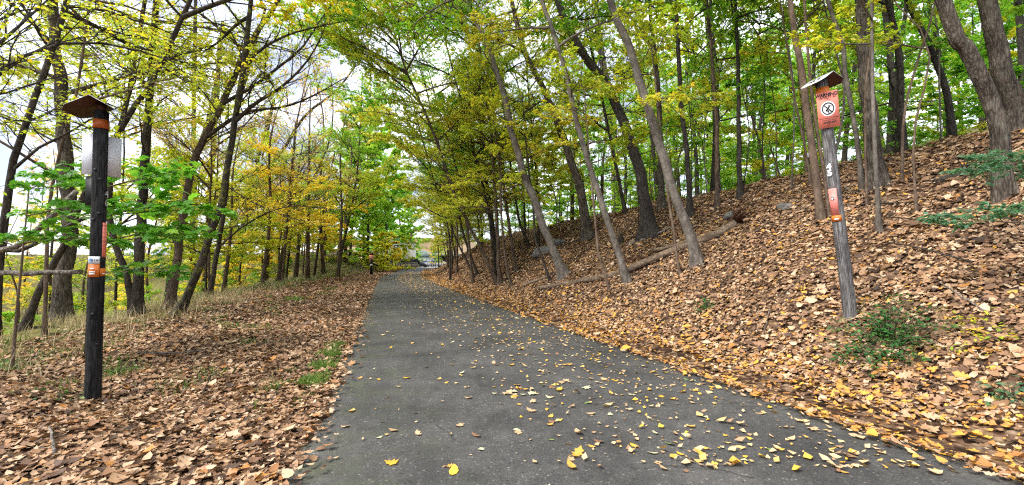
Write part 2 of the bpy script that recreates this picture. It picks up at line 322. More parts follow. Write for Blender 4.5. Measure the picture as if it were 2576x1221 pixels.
class Geo:
    def __init__(s): s.V = []; s.F3 = []; s.F4 = []; s.n = 0
    def add(s, V, f3=None, f4=None):
        V = np.asarray(V, float).reshape(-1, 3)
        if f3 is not None and len(f3): s.F3.append(np.asarray(f3) + s.n)
        if f4 is not None and len(f4): s.F4.append(np.asarray(f4) + s.n)
        s.V.append(V); s.n += len(V)
    def box(s, c, d, rot=None):
        x, y, z = np.array(d) / 2
        v = np.array([[-x, -y, -z], [x, -y, -z], [x, y, -z], [-x, y, -z], [-x, -y, z], [x, -y, z], [x, y, z], [-x, y, z]])
        if rot is not None: v = v @ np.array(Euler(rot).to_matrix()).T
        s.add(v + np.array(c), f4=[[0, 3, 2, 1], [4, 5, 6, 7], [0, 1, 5, 4], [1, 2, 6, 5], [2, 3, 7, 6], [3, 0, 4, 7]])
    def prism(s, poly, h0, h1, axis=1):
        """convex polygon in the plane normal to axis, extruded from h0 to h1"""
        p = np.asarray(poly, float); n = len(p); v = np.zeros((2 * n, 3)); k = [i for i in range(3) if i != axis]
        v[:n, k[0]] = p[:, 0]; v[:n, k[1]] = p[:, 1]; v[:n, axis] = h0; v[n:] = v[:n]; v[n:, axis] = h1
        f4 = [[i, (i + 1) % n, n + (i + 1) % n, n + i] for i in range(n)]
        f3 = [[0, i + 1, i] for i in range(1, n - 1)] + [[n, n + i, n + i + 1] for i in range(1, n - 1)]
        s.add(v, f3=f3, f4=f4)
    def tube(s, P, r, sides=8, cap=True, lump=0, rng=None):
        P = np.asarray(P, float); n = len(P); r = np.broadcast_to(r, n).astype(float)
        T = np.gradient(P, axis=0); T /= np.linalg.norm(T, axis=1, keepdims=True) + 1e-9
        a = np.array([1., 0, 0]) if abs(T[0][0]) < .8 else np.array([0, 1., 0])
        U = np.zeros((n, 3)); u = a - T[0] * a.dot(T[0]); u /= np.linalg.norm(u); U[0] = u
        for i in range(1, n):
            u = U[i - 1] - T[i] * U[i - 1].dot(T[i]); U[i] = u / (np.linalg.norm(u) + 1e-9)
        B = np.cross(T, U); th = np.linspace(0, 2 * math.pi, sides, endpoint=False)
        rr = np.repeat(r[:, None], sides, 1)
        if lump:
            ph = rng.rand(4) * 6.28; k = np.arange(n)[:, None]
            rr = rr * (1 + lump * (np.sin(2 * th[None] + ph[0] + k * .35) + .7 * np.sin(3 * th[None] + ph[1] - k * .5) + .6 * np.sin(5 * th[None] + ph[2] + k * .9)) / 2 + lump * .5 * (rng.rand(n, sides) - .5))
        V = P[:, None] + rr[..., None] * (np.cos(th)[None, :, None] * U[:, None] + np.sin(th)[None, :, None] * B[:, None])
        i = np.arange(n - 1)[:, None] * sides; j = np.arange(sides)[None]; j2 = (j + 1) % sides
        q = np.stack([i + j, i + j2, i + sides + j2, i + sides + j], -1).reshape(-1, 4)
        V = V.reshape(-1, 3)
        f3 = []
        if cap:
            V = np.vstack([V, P[0], P[-1]]); c0, c1 = n * sides, n * sides + 1
            f3 = [[c0, (k + 1) % sides, k] for k in range(sides)] + [[c1, (n - 1) * sides + k, (n - 1) * sides + (k + 1) % sides] for k in range(sides)]
        s.add(V, f3=f3, f4=q)
    def arrays(s):
        F = []
        if s.F3: F.append(np.concatenate(s.F3))
        if s.F4: F.append(np.concatenate(s.F4))
        return np.concatenate(s.V), F
    def build(s, name, mats, parent=None, smooth=True, **kw):
        V, F = s.arrays(); return obj(name, mesh(name, V, F, mats, smooth=smooth), parent, **kw)

def spline(P, n):
    P = np.asarray(P, float)
    if len(P) == 2: return P[0] + (P[1] - P[0]) * np.linspace(0, 1, n)[:, None]
    d = np.concatenate([[0], np.cumsum(np.linalg.norm(np.diff(P, axis=0), axis=1))])
    Q = np.vstack([2 * P[0] - P[1], P, 2 * P[-1] - P[-2]])
    out = []
    for t in np.linspace(0, d[-1], n):
        i = min(int(np.searchsorted(d, t, 'right')) - 1, len(P) - 2); f = (t - d[i]) / (d[i + 1] - d[i] + 1e-9)
        p0, p1, p2, p3 = Q[i:i + 4]
        out.append(.5 * (2 * p1 + (p2 - p0) * f + (2 * p0 - 5 * p1 + 4 * p2 - p3) * f * f + (3 * p1 - p0 - 3 * p2 + p3) * f ** 3))
    return np.array(out)

# leaf outlines: x along the leaf, y across, z off the plane
LEAF = (np.array([[0, 0, 0], [.45, -.29, .07], [1, 0, -.10], [.45, .29, .07], [.45, 0, 0]]), np.array([[0, 1, 4], [4, 1, 2], [0, 4, 3], [4, 2, 3]]))
def fan(poly, curl, fold=0.0):
    p = np.asarray(poly, float); c = np.array([.45, 0])
    z = curl * ((p[:, 0] - .45) ** 2 * 2.2 + p[:, 1] ** 2 * fold)
    V = np.vstack([np.c_[p, z], [[c[0], c[1], 0]]]); n = len(p)
    return V, np.array([[n, i, (i + 1) % n] for i in range(n)])
_half_maple = [(0, 0), (.10, -.06), (.06, -.36), (.30, -.26), (.40, -.52), (.55, -.24), (.72, -.30), (.78, -.12), (1, 0)]
MAPLE2D = _half_maple + [(x, -y) for x, y in _half_maple[-2:0:-1]]
_half_oak = [(0, 0), (.15, -.09), (.25, -.24), (.35, -.13), (.50, -.33), (.60, -.15), (.75, -.26), (.85, -.12), (1, 0)]
OAK2D = _half_oak + [(x, -y) for x, y in _half_oak[-2:0:-1]]
OVAL2D = [(0, 0), (.2, -.2), (.5, -.29), (.8, -.19), (1, 0), (.8, .19), (.5, .29), (.2, .2)]
MAPLE_FLAT = fan(MAPLE2D, -.25, 1.0)
LITTER_T = [fan(OVAL2D, .3, 1.2), fan(MAPLE2D, .25, .7), fan(OVAL2D, -.25, -1.0), fan(OAK2D, .3, 1.4), fan([(0, 0), (.3, -.3), (.75, -.25), (1, 0), (.7, .3), (.25, .25)], .55, 1.8), fan([(0, 0), (.2, -.25), (.45, -.10), (.7, -.28), (.9, -.05), (.6, .1), (.55, .32), (.2, .12)], .3, 1)]
LITTER_S = (np.array([[0, 0, .1], [.5, -.33, .05], [1, 0, .15], [.5, .33, .0], [.5, 0, -.08]]), np.array([[0, 1, 4], [4, 1, 2], [0, 4, 3], [4, 2, 3]]))
def unit(a): return a / (np.linalg.norm(a, axis=-1, keepdims=True) + 1e-9)
def leaves(pos, d, n, size, T):
    V, F = T; d = unit(d); b = unit(np.cross(n, d)); n = np.cross(d, b); N_ = len(pos)
    size = np.broadcast_to(size, N_)
    X = pos[:, None] + size[:, None, None] * (V[None, :, :1] * d[:, None] + V[None, :, 1:2] * b[:, None] + V[None, :, 2:] * n[:, None])
    return X.reshape(-1, 3), (F[None] + (np.arange(N_) * len(V))[:, None, None]).reshape(-1, 3), len(V)

def rotz(v, a):
    c, s_ = math.cos(a), math.sin(a); return np.array([v[0] * c - v[1] * s_, v[0] * s_ + v[1] * c, v[2]])
def grow(main, r0, rng, nsub=12, subf=.5, ntw=6, twf=.45, nleaf=10, start=.15, lsize=.075, template=LEAF, droop=.1, spread=.18, sides=6):
    """a limb: main axis with side branches and twigs; returns wood Geo and leaf arrays"""
    g = Geo(); main = np.asarray(main, float); n = len(main); Lm = np.linalg.norm(np.diff(main, axis=0), axis=1).sum()
    g.tube(main, r0 * np.linspace(1, .18, n) , sides, cap=False)
    lp, ld = [], []
    side = 1 if rng.rand() < .5 else -1
    def child(p, t, L_, rad, ns, wob):
        out = [p]; d = t.copy()
        for k in range(ns):
            d = unit(d + rng.normal(0, wob, 3) + np.array([0, 0, droop * (.5 - k / ns)])); out.append(out[-1] + d * L_ / ns)
        out = np.array(out); return out
    T = unit(np.gradient(main, axis=0))
    for i in range(nsub):
        f = start + (1 - start) * (i + rng.rand() * .8) / nsub; f = min(f, .995); q = f * (n - 1); a = int(q); w = q - a
        p = main[a] * (1 - w) + main[min(a + 1, n - 1)] * w
        side = -side; t = unit(rotz(T[a], side * math.radians(rng.uniform(28, 68))) + np.array([0, 0, rng.normal(.1, spread)]))
        L2 = Lm * subf * (1 - .62 * f) * rng.uniform(.65, 1.25)
        sp = child(p, t, L2, 0, 4, .14); r2 = r0 * (1 - .75 * f) * .42 + .002
        g.tube(sp, r2 * np.linspace(1, .25, 5), 4, cap=False)
        st = unit(np.gradient(sp, axis=0)); sd_ = 1
        for j in range(ntw):
            h = .2 + .8 * (j + rng.rand() * .8) / ntw; h = min(h, .99); q = h * 4; a2 = int(q); w = q - a2; pp = sp[a2] * (1 - w) + sp[a2 + 1] * w
            sd_ = -sd_; tt = unit(rotz(st[a2], sd_ * math.radians(rng.uniform(25, 65))) + np.array([0, 0, rng.normal(0, spread)]))
            L3 = L2 * twf * (1 - .5 * h) * rng.uniform(.6, 1.3)
            tw = child(pp, tt, L3, 0, 2, .15); g.tube(tw, np.array([r2 * .35, r2 * .22, r2 * .1]) + .0012, 3, cap=False)
            k = rng.poisson(nleaf)
            if k:
                e = rng.rand(k) ** .7; P = np.where(e[:, None] < .5, tw[0] + (tw[1] - tw[0]) * (e * 2)[:, None], tw[1] + (tw[2] - tw[1]) * (e * 2 - 1)[:, None])
                lp.append(P + rng.normal(0, .012 + .1 * lsize, (k, 3))); ld.append(np.repeat(tt[None], k, 0))
    if lp:
        lp = np.concatenate(lp); ld = np.concatenate(ld); k = len(lp)
        an = rng.uniform(-1.3, 1.3, k); c, s_ = np.cos(an), np.sin(an)
        d = np.stack([ld[:, 0] * c - ld[:, 1] * s_, ld[:, 0] * s_ + ld[:, 1] * c, ld[:, 2] * .5 - .25 + rng.normal(0, .25, k)], -1)
        nn = unit(np.array([0, 0, 1.]) + rng.normal(0, .42, (k, 3)))
        LV, LF, tv = leaves(lp, d, nn, lsize * rng.uniform(.5, 1.5, k), template)
        base = rng.normal(.5, .2, k); tint = np.repeat(np.clip(base, 0, 1), tv)
        return g, LV, LF, tint
    return g, None, None, None

# limb prototypes shared by all the trees: size class x variant; wood, sparse and dense foliage
PROTO = {}
def limb_axis(Ln, rng, n=9, lift=.0):
    p = [np.zeros(3)]; d = np.array([1., 0, .12 + lift])
    for i in range(n - 1):
        d = unit(d + np.array([0, rng.normal(0, .12), rng.normal(0, .08) - .035])); p.append(p[-1] + d * Ln / (n - 1))
    return np.array(p)
def make_protos():
    spec = {'s': (1.3, .016, 8, 4, 8, .075), 'm': (2.6, .030, 13, 6, 12, .076), 'l': (4.6, .052, 18, 9, 15, .088)}
    for sz, (Ln, r0, ns, ntw, nl, ls) in spec.items():
        for v in range(3):
            for dens, k in (('d', 1.9), ('p', .40)):
                rng = R(100 + v * 7 + ord(sz))
                g, LV, LF, ti = grow(limb_axis(Ln, rng), r0, rng, ns, .5, ntw, .45, nl * k, lsize=ls * (1 if dens == 'd' else 1.0))
                if dens == 'd': V, F = g.arrays(); wood = mesh('limb', V, F, 'bark_dark')
                PROTO[sz, v, dens] = (wood, mesh('foliage', LV, [LF], 'leaf_green', ti, smooth=False))
                if dens == 'd': keep = wood
                else: PROTO[sz, v, dens] = (keep, PROTO[sz, v, dens][1])
    for v in range(3):      # maple sprays with broad lobed leaves
        rng = R(500 + v); g, LV, LF, ti = grow(limb_axis(1.5, rng), .012, rng, 8, .45, 4, .5, 3.2, lsize=.15, template=MAPLE_FLAT, spread=.10)
        V, F = g.arrays(); PROTO['maple', v, 'd'] = (mesh('limb', V, F, 'bark_sapling'), mesh('foliage', LV, [LF], 'leaf_maple', ti, smooth=False))
make_protos()
def add_limb(tree, p, az, el, size, dens, leaf, wood, rng, sc=1.0, v=None):
    w, f = PROTO[size, rng.randint(3) if v is None else v, dens]
    o = obj('limb', w, tree, loc=p, rot=(rng.uniform(-.25, .25), -el, az), scale=sc, material=wood)
    if leaf: obj('foliage', f, o, material=leaf)
    return o
def vnoise(a, b, rng, na, nb):
    """smooth value noise, periodic in a (0..1 over na cells)"""
    T_ = rng.rand(na, nb + 2) * 2 - 1; x = a * na; i = np.floor(x).astype(int); fx = x - i; i %= na; y = np.clip(b, 0, .9999) * nb; j = np.floor(y).astype(int); fy = y - j
    fx = fx * fx * (3 - 2 * fx); fy = fy * fy * (3 - 2 * fy); i2 = (i + 1) % na
    return (T_[i, j] * (1 - fx) + T_[i2, j] * fx) * (1 - fy) + (T_[i, j + 1] * (1 - fx) + T_[i2, j + 1] * fx) * fy
def furrowed(Q, r, rng, depth, roots=.5):
    """trunk surface with real bark ridges and root flare"""
    L_ = np.linalg.norm(np.diff(Q, axis=0), axis=1).sum(); rm = float(r.mean()); ns = 56; n = int(L_ / .07); Q2 = spline(Q, n); f = np.linspace(0, 1, n)
    r2 = np.interp(np.linspace(0, 1, n), np.concatenate([[0], np.cumsum(np.linalg.norm(np.diff(Q, axis=0), axis=1))]) / L_, r)
    g = Geo(); g.tube(Q2, r2, ns, True); V, F = g.arrays(); c = np.repeat(Q2, ns, 0); d = V[:n * ns] - c; th = np.tile(np.arange(ns) / ns, n); ff = np.repeat(f, ns)
    warp = .03 * vnoise(th, ff, rng, 8, int(L_ * 3))
    k = np.abs(vnoise((th + warp) % 1, ff, rng, 22, int(L_ * 4))) * 1.1 + .5 * np.abs(vnoise((th - warp) % 1, ff, rng, 28, int(L_ * 9)))
    big = vnoise(th, ff, rng, 5, max(2, int(L_ * 1.2)))
    ro = roots * np.exp(-np.maximum(V[:n * ns, 2] + .05, 0) / .22) * np.maximum(0, np.sin(th * 2 * math.pi * 4 + 1.3)) ** 2
    V[:n * ns] = c + d * (1 + .07 * big + ro - depth / np.repeat(r2, ns) * (1 - np.clip(k * 2.2, 0, 1)))[:, None]
    return V, F
def trunk_mesh(P, r0, r1, sides, rng, wood, flare=.45, n=None, lump=.05, rough=0):
    """P relative to the base; r0 at the base, r1 at the end"""
    n = n or max(10, int(np.linalg.norm(np.diff(P, axis=0), axis=1).sum() / .45))
    Q = spline(P, n); Ls = np.concatenate([[0], np.cumsum(np.linalg.norm(np.diff(Q, axis=0), axis=1))]); f = Ls / Ls[-1]
    r = r0 + (r1 - r0) * f ** .9
    r = r * (1 + flare * np.exp(-np.maximum(Q[:, 2], 0) / (1.6 * r0 + .04)))
    w = rng.normal(0, .25, (n, 2)) * r[:, None] * .5; w[0] = 0; Q[:, :2] += np.where((f > .05)[:, None], w, 0)
    Q = np.vstack([Q[0] - (Q[1] - Q[0]) / np.linalg.norm(Q[1] - Q[0]) * .35, Q]); r = np.concatenate([[r[0] * 1.05], r])
    if rough: V, F = furrowed(Q, r, rng, rough)
    else: g = Geo(); g.tube(Q, r, sides, True, lump, rng); V, F = g.arrays()
    return mesh('trunk', V, F, wood), Q, r
def tree(name, label, group, base, P, r0, r1, wood, rng, limbs, cat='tree', sides=9, flare=.65, rough=0):
    """base: world point; P: path relative to base. limbs: list of (count, h0, h1, size, density, leaf, (el0, el1), (az0, az1) or None, scale)"""
    t = tag(empty(name, base), label, cat, group)
    me, Q, r = trunk_mesh(np.asarray(P, float), r0, r1, sides, rng, wood, flare, rough=rough)
    obj('trunk', me, t)
    for (cnt, h0, h1, size, dens, leaf, el, az, sc) in limbs:
        a0 = rng.rand() * 6.28
        for i in range(cnt):
            h = h0 + (h1 - h0) * (i + rng.rand()) / cnt
            j = int(np.searchsorted(Q[:, 2], h)); j = min(max(j, 1), len(Q) - 1)
            w = np.clip((h - Q[j - 1, 2]) / (Q[j, 2] - Q[j - 1, 2] + 1e-9), 0, 1); p = Q[j - 1] * (1 - w) + Q[j] * w
            a = a0 + i * 2.4 + rng.normal(0, .4) if az is None else math.radians(rng.uniform(*az))
            add_limb(t, p, a, math.radians(rng.uniform(*el)), size, dens, leaf, wood if size != 'maple' else 'bark_sapling', rng, sc * rng.uniform(.8, 1.2))
    return t
def px_tree(name, label, group, pts, wpx, wood, limbs, seed, y=None, top=None, wtop=None, dyl=0, **kw):
    """trunk laid through picture points; the base stands on the ground there (or at depth y)"""
    rng = R(seed)
    b = on_ground(*pts[0]) if y is None else at_y(*pts[0], y)
    if y is not None: b[2] = height(b[0], b[1])
    W_ = [b]
    for (u, v) in pts[1:]:
        q = at_y(u, v, b[1]); dy = dyl * (q[2] - b[2]); W_.append(at_y(u, v, b[1] + dy))
    W_ = np.array(W_)
    if top:
        d = unit(W_[-1] - W_[-2]); d[2] = max(d[2], .55); d = unit(d * np.array([.7, .7, 1])); W_ = np.vstack([W_, W_[-1] + d * (top - W_[-1][2]) / d[2]])
    kx = .90 * math.cos(math.atan((pts[0][0] - 1288) / FPX)) ** .8
    r0 = kx * wpx / FPX * b[1] / 2
    r1 = (kx * wtop / FPX * b[1] / 2) if wtop else r0 * .45
    if top: r1 = min(r1, r0 * .4)
    return tree(name, label, group, b, W_ - b, r0, r1, wood, rng, limbs, **kw)

# ------------------------------------------------------------------ ground and path
xs = np.unique(np.concatenate([np.linspace(-600, -70, 12), np.linspace(-70, -22, 26), np.arange(-22, 20, .32), np.linspace(20, 70, 28), np.linspace(70, 600, 12)]))
ys = np.unique(np.concatenate([np.linspace(-60, -4, 12), np.arange(-4, 30, .32), np.linspace(30, 130, 90), np.linspace(130, 900, 16)]))
X, Y = np.meshgrid(xs, ys); Z = height(X, Y); s = sdist(X, Y)
Z = np.where(np.abs(s) < halfw(Y) - .12, Z - .06, Z)
nx, ny = len(xs), len(ys); i = np.arange(ny - 1)[:, None] * nx; j = np.arange(nx - 1)[None]
q = np.stack([i + j, i + j + 1, i + nx + j + 1, i + nx + j], -1).reshape(-1, 4)
green = np.clip(sstep(-5.8, -8.0, s) + .9 * sstep(13, 18, s) + .8 * sstep(-3.2, -4.5, s) * sstep(34, 46, Y), 0, 1)
green = np.where((np.abs(s) > 3) & (Y > 90), 1, green)
go = obj('ground', mesh('ground', np.stack([X, Y, Z], -1), [q], 'forest_floor', green.ravel(), 'green')); go['kind'] = 'structure'

pyv = np.concatenate([np.arange(-3, 14, .07), np.arange(14, 40, .25), np.arange(40, 104, 1.)])
offs = np.array([-1, -.985, -.9, -.7, -.4, 0, .4, .7, .9, .985, 1])
rng = R(3); V = []; mo = []
wob = lambda y, k: .03 * np.sin(y * 23 + 3 * k) * np.sin(y * 3.1) + .04 * np.sin(y * 1.9 + k) + .035 * np.sin(y * 4.7 + 2 * k) + .02 * np.sin(y * 11.3 + k)
for y in pyv:
    c = cosang(y); nrm = np.array([c, math.sqrt(max(0, 1 - c * c)) * (1 if xc(y + .1) < xc(y) else -1)])
    for o_ in offs:
        hw = halfw(y) + wob(y, 1.0 if o_ < 0 else 4.0)
        z = .012 + .03 * (1 - o_ * o_) - (.07 if abs(o_) == 1 else 0)
        V.append((xc(y) + nrm[0] * o_ * hw, y + nrm[1] * o_ * hw, z)); mo.append(max(0, -o_ - .45) * 1.6 + max(0, o_ - .75) * .8)
k = len(offs); i = np.arange(len(pyv) - 1)[:, None] * k; j = np.arange(k - 1)[None]
q = np.stack([i + j, i + j + 1, i + k + j + 1, i + k + j], -1).reshape(-1, 4)
po = obj('path', mesh('path', V, [q], 'asphalt', mo, 'moss')); po['kind'] = 'structure'

# far: pale gravel drive, lawn, wooded hill
def sheet(name, pts, z, m):
    V = [(x, y, height(x, y) + z) for x, y in pts]; n_ = len(V); c = np.mean(V, 0)
    o = obj(name, mesh(name, V + [tuple(c)], [np.array([[n_, i, (i + 1) % n_] for i in range(n_)])], m)); o['kind'] = 'structure'; return o
sheet('road', [(-20.6, 88), (-14.8, 88), (-13, 104), (-3, 128), (6, 150), (-26, 150), (-23, 112)], .10, 'gravel_pale')
sheet('lawn', [(-24.5, 66), (-17.9, 66), (-20, 78), (-21.3, 90), (-24, 112), (-44, 112), (-44, 80)], .06, 'lawn')
g = Geo(); th = np.linspace(0, math.pi, 24)
hx, hy = np.meshgrid(np.linspace(-260, 160, 30), np.linspace(280, 480, 12))
hz = 24 * np.exp(-((hx + 75) / 90) ** 2) * np.sin(np.clip((hy - 280) / 200, 0, 1) * math.pi) + 2.5 * np.sin(hx * .11) * np.sin(hy * .07) - 2
i = np.arange(11)[:, None] * 30; j = np.arange(29)[None]
o = obj('hill', mesh('hill', np.stack([hx, hy, hz], -1), [np.stack([i + j, i + j + 1, i + 31 + j, i + 30 + j], -1).reshape(-1, 4)], 'far_woods')); o['kind'] = 'structure'

# ------------------------------------------------------------------ near trees, each laid where it stands
G = 'leaf_green'; YG = 'leaf_yellowgreen'; GO = 'leaf_gold'; OL = 'leaf_olive'; LI = 'leaf_lime'; DG = 'leaf_darkgreen'; RU = 'leaf_russet'
def lm(n_, h0, h1, sz, dn, lf, el=(5, 40), az=None, sc=1.0): return (n_, h0, h1, sz, dn, lf, el, az, sc)
# --- left of the path
px_tree('tree', 'straight dark upright trunk just right of the black marker post', None, [(345, 787), (352, 620), (360, 450), (374, 280), (385, 150), (393, 0)], 33, 'bark_dark',
        [lm(4, 4.5, 8.5, 'm', 'p', YG), lm(4, 6.5, 12, 'l', 'p', YG)], 11, top=14, wtop=20, rough=0.012)
px_tree('tree', 'grey smooth trunk leaning right from a splayed foot at the leaf edge', None, [(449, 794), (477, 731), (505, 663), (526, 595), (545, 548), (560, 496), (575, 400), (605, 230), (632, 0)], 25, 'bark_mossy',
        [lm(3, 5.5, 9, 'm', 'p', YG, (10, 45)), lm(3, 8, 13, 'l', 'p', YG)], 12, top=14, wtop=17, flare=.9, rough=0.006)
px_tree('tree', 'twin stemmed brown tree curving right behind the grey leaning trunk', None, [(427, 775), (440, 680), (449, 626), (464, 517), (490, 400), (550, 280), (610, 150), (660, 60), (700, 0)], 27, 'bark_brown',
        [lm(4, 5, 9, 'm', 'p', YG, (15, 50)), lm(3, 8, 13, 'l', 'p', YG)], 13, top=14, wtop=18, rough=0.01)
px_tree('tree', 'narrow second stem close behind the twin stemmed brown tree', None, [(421, 752), (428, 680), (436, 626), (452, 520), (478, 420), (515, 330), (545, 200), (560, 60)], 17, 'bark_dark',
        [lm(3, 5, 9, 'm', 'p', YG, (15, 50))], 14, top=12)
px_tree('tree', 'slim vertical trunk between the twin stem and the grey leaning trunk', None, [(486, 742), (486, 595), (488, 471), (487, 300), (490, 130), (492, 0)], 17, 'bark_dark',
        [lm(6, 4, 10, 'm', 'p', YG), lm(2, 7, 12, 'l', 'p', YG)], 15, top=14)
px_tree('tree', 'reddish brown upright trunk half hidden by the grey leaning trunk', None, [(511, 740), (523, 638), (526, 502), (535, 380), (545, 250), (552, 100)], 20, 'bark_brown',
        [lm(4, 4.5, 10, 'm', 'p', YG)], 16, top=13)
px_tree('tree', 'dark leaning trunk with a long low branch of yellow leaves', None, [(526, 747), (545, 638), (557, 573), (568, 496), (580, 380), (605, 250), (640, 120), (668, 20)], 16, 'bark_dark',
        [lm(3, 6, 10, 'm', 'p', YG)], 17, top=13)
px_tree('tree', 'dark tree bending far right toward the path with bare upper limbs', None, [(579, 729), (594, 641), (616, 548), (631, 496), (668, 428), (709, 380), (769, 290), (844, 230), (895, 165)], 18, 'bark_dark',
        [lm(3, 5, 9, 'm', 'p', YG, (20, 60)), lm(2, 6, 11, 'l', 'p', YG, (15, 60))], 18, wtop=5)
px_tree('tree', 'thin dark stem beside the far bending tree', None, [(599, 714), (613, 613), (618, 530), (640, 440), (662, 350), (690, 250)], 13, 'bark_dark',
        [lm(5, 5, 11, 'm', 'p', YG)], 19, top=13)
px_tree('tree', 'slender brown sapling with tiers of golden leaves at the grass edge', None, [(710, 716), (716, 640), (721, 579), (727, 486), (736, 400)], 9, 'bark_brown',
        [lm(12, 2.8, 8.5, 'm', 'd', GO, (-5, 20), None, 1.15), lm(3, 8, 10, 'm', 'p', YG)], 20, top=11)
px_tree('tree', 'second golden sapling deeper in the left verge', None, [(790, 700), (800, 620), (808, 578), (823, 470), (839, 400)], 8, 'bark_dark',
        [lm(10, 2.5, 9, 'm', 'd', GO, (-5, 20), None, 1.3)], 21, top=12)
px_tree('tree', 'slender mossy trunk leaning right near the distant red marker sign', None, [(847, 697), (864, 612), (879, 544), (895, 464), (903, 380), (908, 280)], 8, 'bark_mossy',
        [lm(7, 5, 9, 'l', 'd', YG, (5, 35)), lm(12, 9, 17, 'l', 'd', 'leaf_lime', (15, 50))], 22, top=19)
px_tree('tree', 'massive rough trunk behind the black marker post', None, [(155, 800), (160, 700), (175, 600), (170, 480), (160, 350), (150, 200), (130, 0)], 52, 'bark_rough',
        [lm(5, 6, 10, 'l', 'd', YG), lm(3, 5, 8, 'm', 'p', YG)], 23, y=12.5, top=15, rough=0.02)
px_tree('tree', 'dark diagonal trunk leaning right behind the horizontal broken log', None, [(62, 800), (115, 700), (165, 610), (215, 480), (300, 330), (345, 255), (410, 150)], 26, 'bark_dark',
        [lm(6, 4, 10, 'm', 'p', YG, (10, 50)), lm(3, 7, 11, 'l', 'd', YG)], 24, y=10.5, top=13)
px_tree('tree', 'crooked dark trunk leaning left onto the straight upright trunk', None, [(338, 745), (318, 690), (292, 620), (275, 540), (280, 430), (300, 330), (330, 200)], 22, 'bark_dark',
        [lm(5, 5, 11, 'm', 'p', YG)], 25, y=13.5, top=14)
px_tree('tree', 'pale dead stem crossing in front of the massive rough trunk', None, [(115, 770), (118, 640), (120, 560), (130, 480), (155, 360), (185, 260), (210, 120)], 13, 'bark_sapling',
        [lm(6, 3.5, 9, 'm', 'p', YG)], 26, y=9.5, top=12)
px_tree('tree', 'dark trunk cut by the photo edge at the far left', None, [(-8, 760), (0, 620), (18, 520), (30, 420), (60, 330), (90, 240), (140, 100)], 30, 'bark_dark',
        [lm(6, 3.5, 9, 'm', 'p', YG), lm(2, 5, 11, 'l', 'p', YG)], 27, y=9.0, top=12)

# a limb laid through picture points, with its own twigs
def px_limb(t, pts, y0, y1, r0, leaf, wood, seed, nleaf=6, nsub=12, lsize=.07, subf=.35, template=LEAF, joined=True):
    b = np.array(t.location); n_ = len(pts)
    P = np.array([at_y(u, v, y0 + (y1 - y0) * i / (n_ - 1)) for i, (u, v) in enumerate(pts)]) - b
    if not joined: P = np.vstack([[.1, 0, P[0][2] - .7], P])
    g, LV, LF, ti = grow(spline(P, 12), r0, R(seed), nsub, subf, 6, .5, nleaf, lsize=lsize, template=template)
    V, F = g.arrays(); o = obj('limb', mesh('limb', V, F, wood), t)
    if LV is not None: obj('foliage', mesh('foliage', LV, [LF], leaf, ti, smooth=False), o)
T_ = {o['label']: o for o in bpy.data.objects if 'label' in o}
t = T_['dark leaning trunk with a long low branch of yellow leaves']
px_limb(t, [(554, 619), (603, 576), (665, 539), (727, 520), (801, 523), (850, 530)], t.location.y, t.location.y - .5, .05, GO, 'bark_dark', 31, 9, 16, subf=.3)
px_limb(t, [(572, 470), (620, 500), (680, 530), (760, 556), (830, 560)], t.location.y, t.location.y - 1, .035, GO, 'bark_dark', 32, 8, 14, subf=.3)
t = T_['twin stemmed brown tree curving right behind the grey leaning trunk']
px_limb(t, [(520, 345), (590, 296), (640, 278), (720, 268), (790, 240), (870, 195)], t.location.y, t.location.y - 1, .065, YG, 'bark_dark', 33, 2, 16)
px_limb(t, [(560, 262), (640, 215), (700, 170), (760, 120), (800, 60), (850, -10)], t.location.y, t.location.y - .6, .065, YG, 'bark_dark', 34, 2, 14)
t = T_['grey smooth trunk leaning right from a splayed foot at the leaf edge']
px_limb(t, [(588, 310), (640, 262), (700, 225), (760, 170), (800, 110), (820, 60)], t.location.y, t.location.y - 1.2, .06, YG, 'bark_dark', 35, 2, 14)
px_limb(t, [(612, 180), (650, 130), (720, 90), (790, 70), (880, 50)], t.location.y, t.location.y - .5, .05, YG, 'bark_dark', 36, 2, 14)
# tree standing just outside the picture on the left, limbs reaching in
e_ = tree('tree', 'dark limbed tree reaching in from beyond the upper left corner', None, np.array([-8.6, 4.6, float(height(-8.6, 4.6))]),
          [(0, 0, 0), (.1, .1, 3), (.3, .1, 6), (.2, 0, 11)], .2, .06, 'bark_dark', R(40), [lm(2, 5, 10, 'l', 'p', YG)])
px_limb(e_, [(-120, 260), (0, 183), (110, 118), (240, 108), (330, 122), (450, 160)], 5.0, 6.2, .045, YG, 'bark_black', 41, 5, 16, .06, .4, joined=False)
px_limb(e_, [(-120, 210), (0, 108), (60, 55), (125, -5)], 5.0, 5.8, .05, YG, 'bark_black', 42, 5, 11, .06, .5, joined=False)
px_limb(e_, [(-110, 120), (-20, 60), (60, 25), (160, 20), (300, 40)], 5.2, 6.4, .03, YG, 'bark_black', 43, 6, 14, .06, .5, joined=False)
px_limb(e_, [(-100, 330), (-10, 290), (60, 310), (140, 300)], 5.2, 6.5, .02, YG, 'bark_black', 44, 5, 10, .055, .5, joined=False)

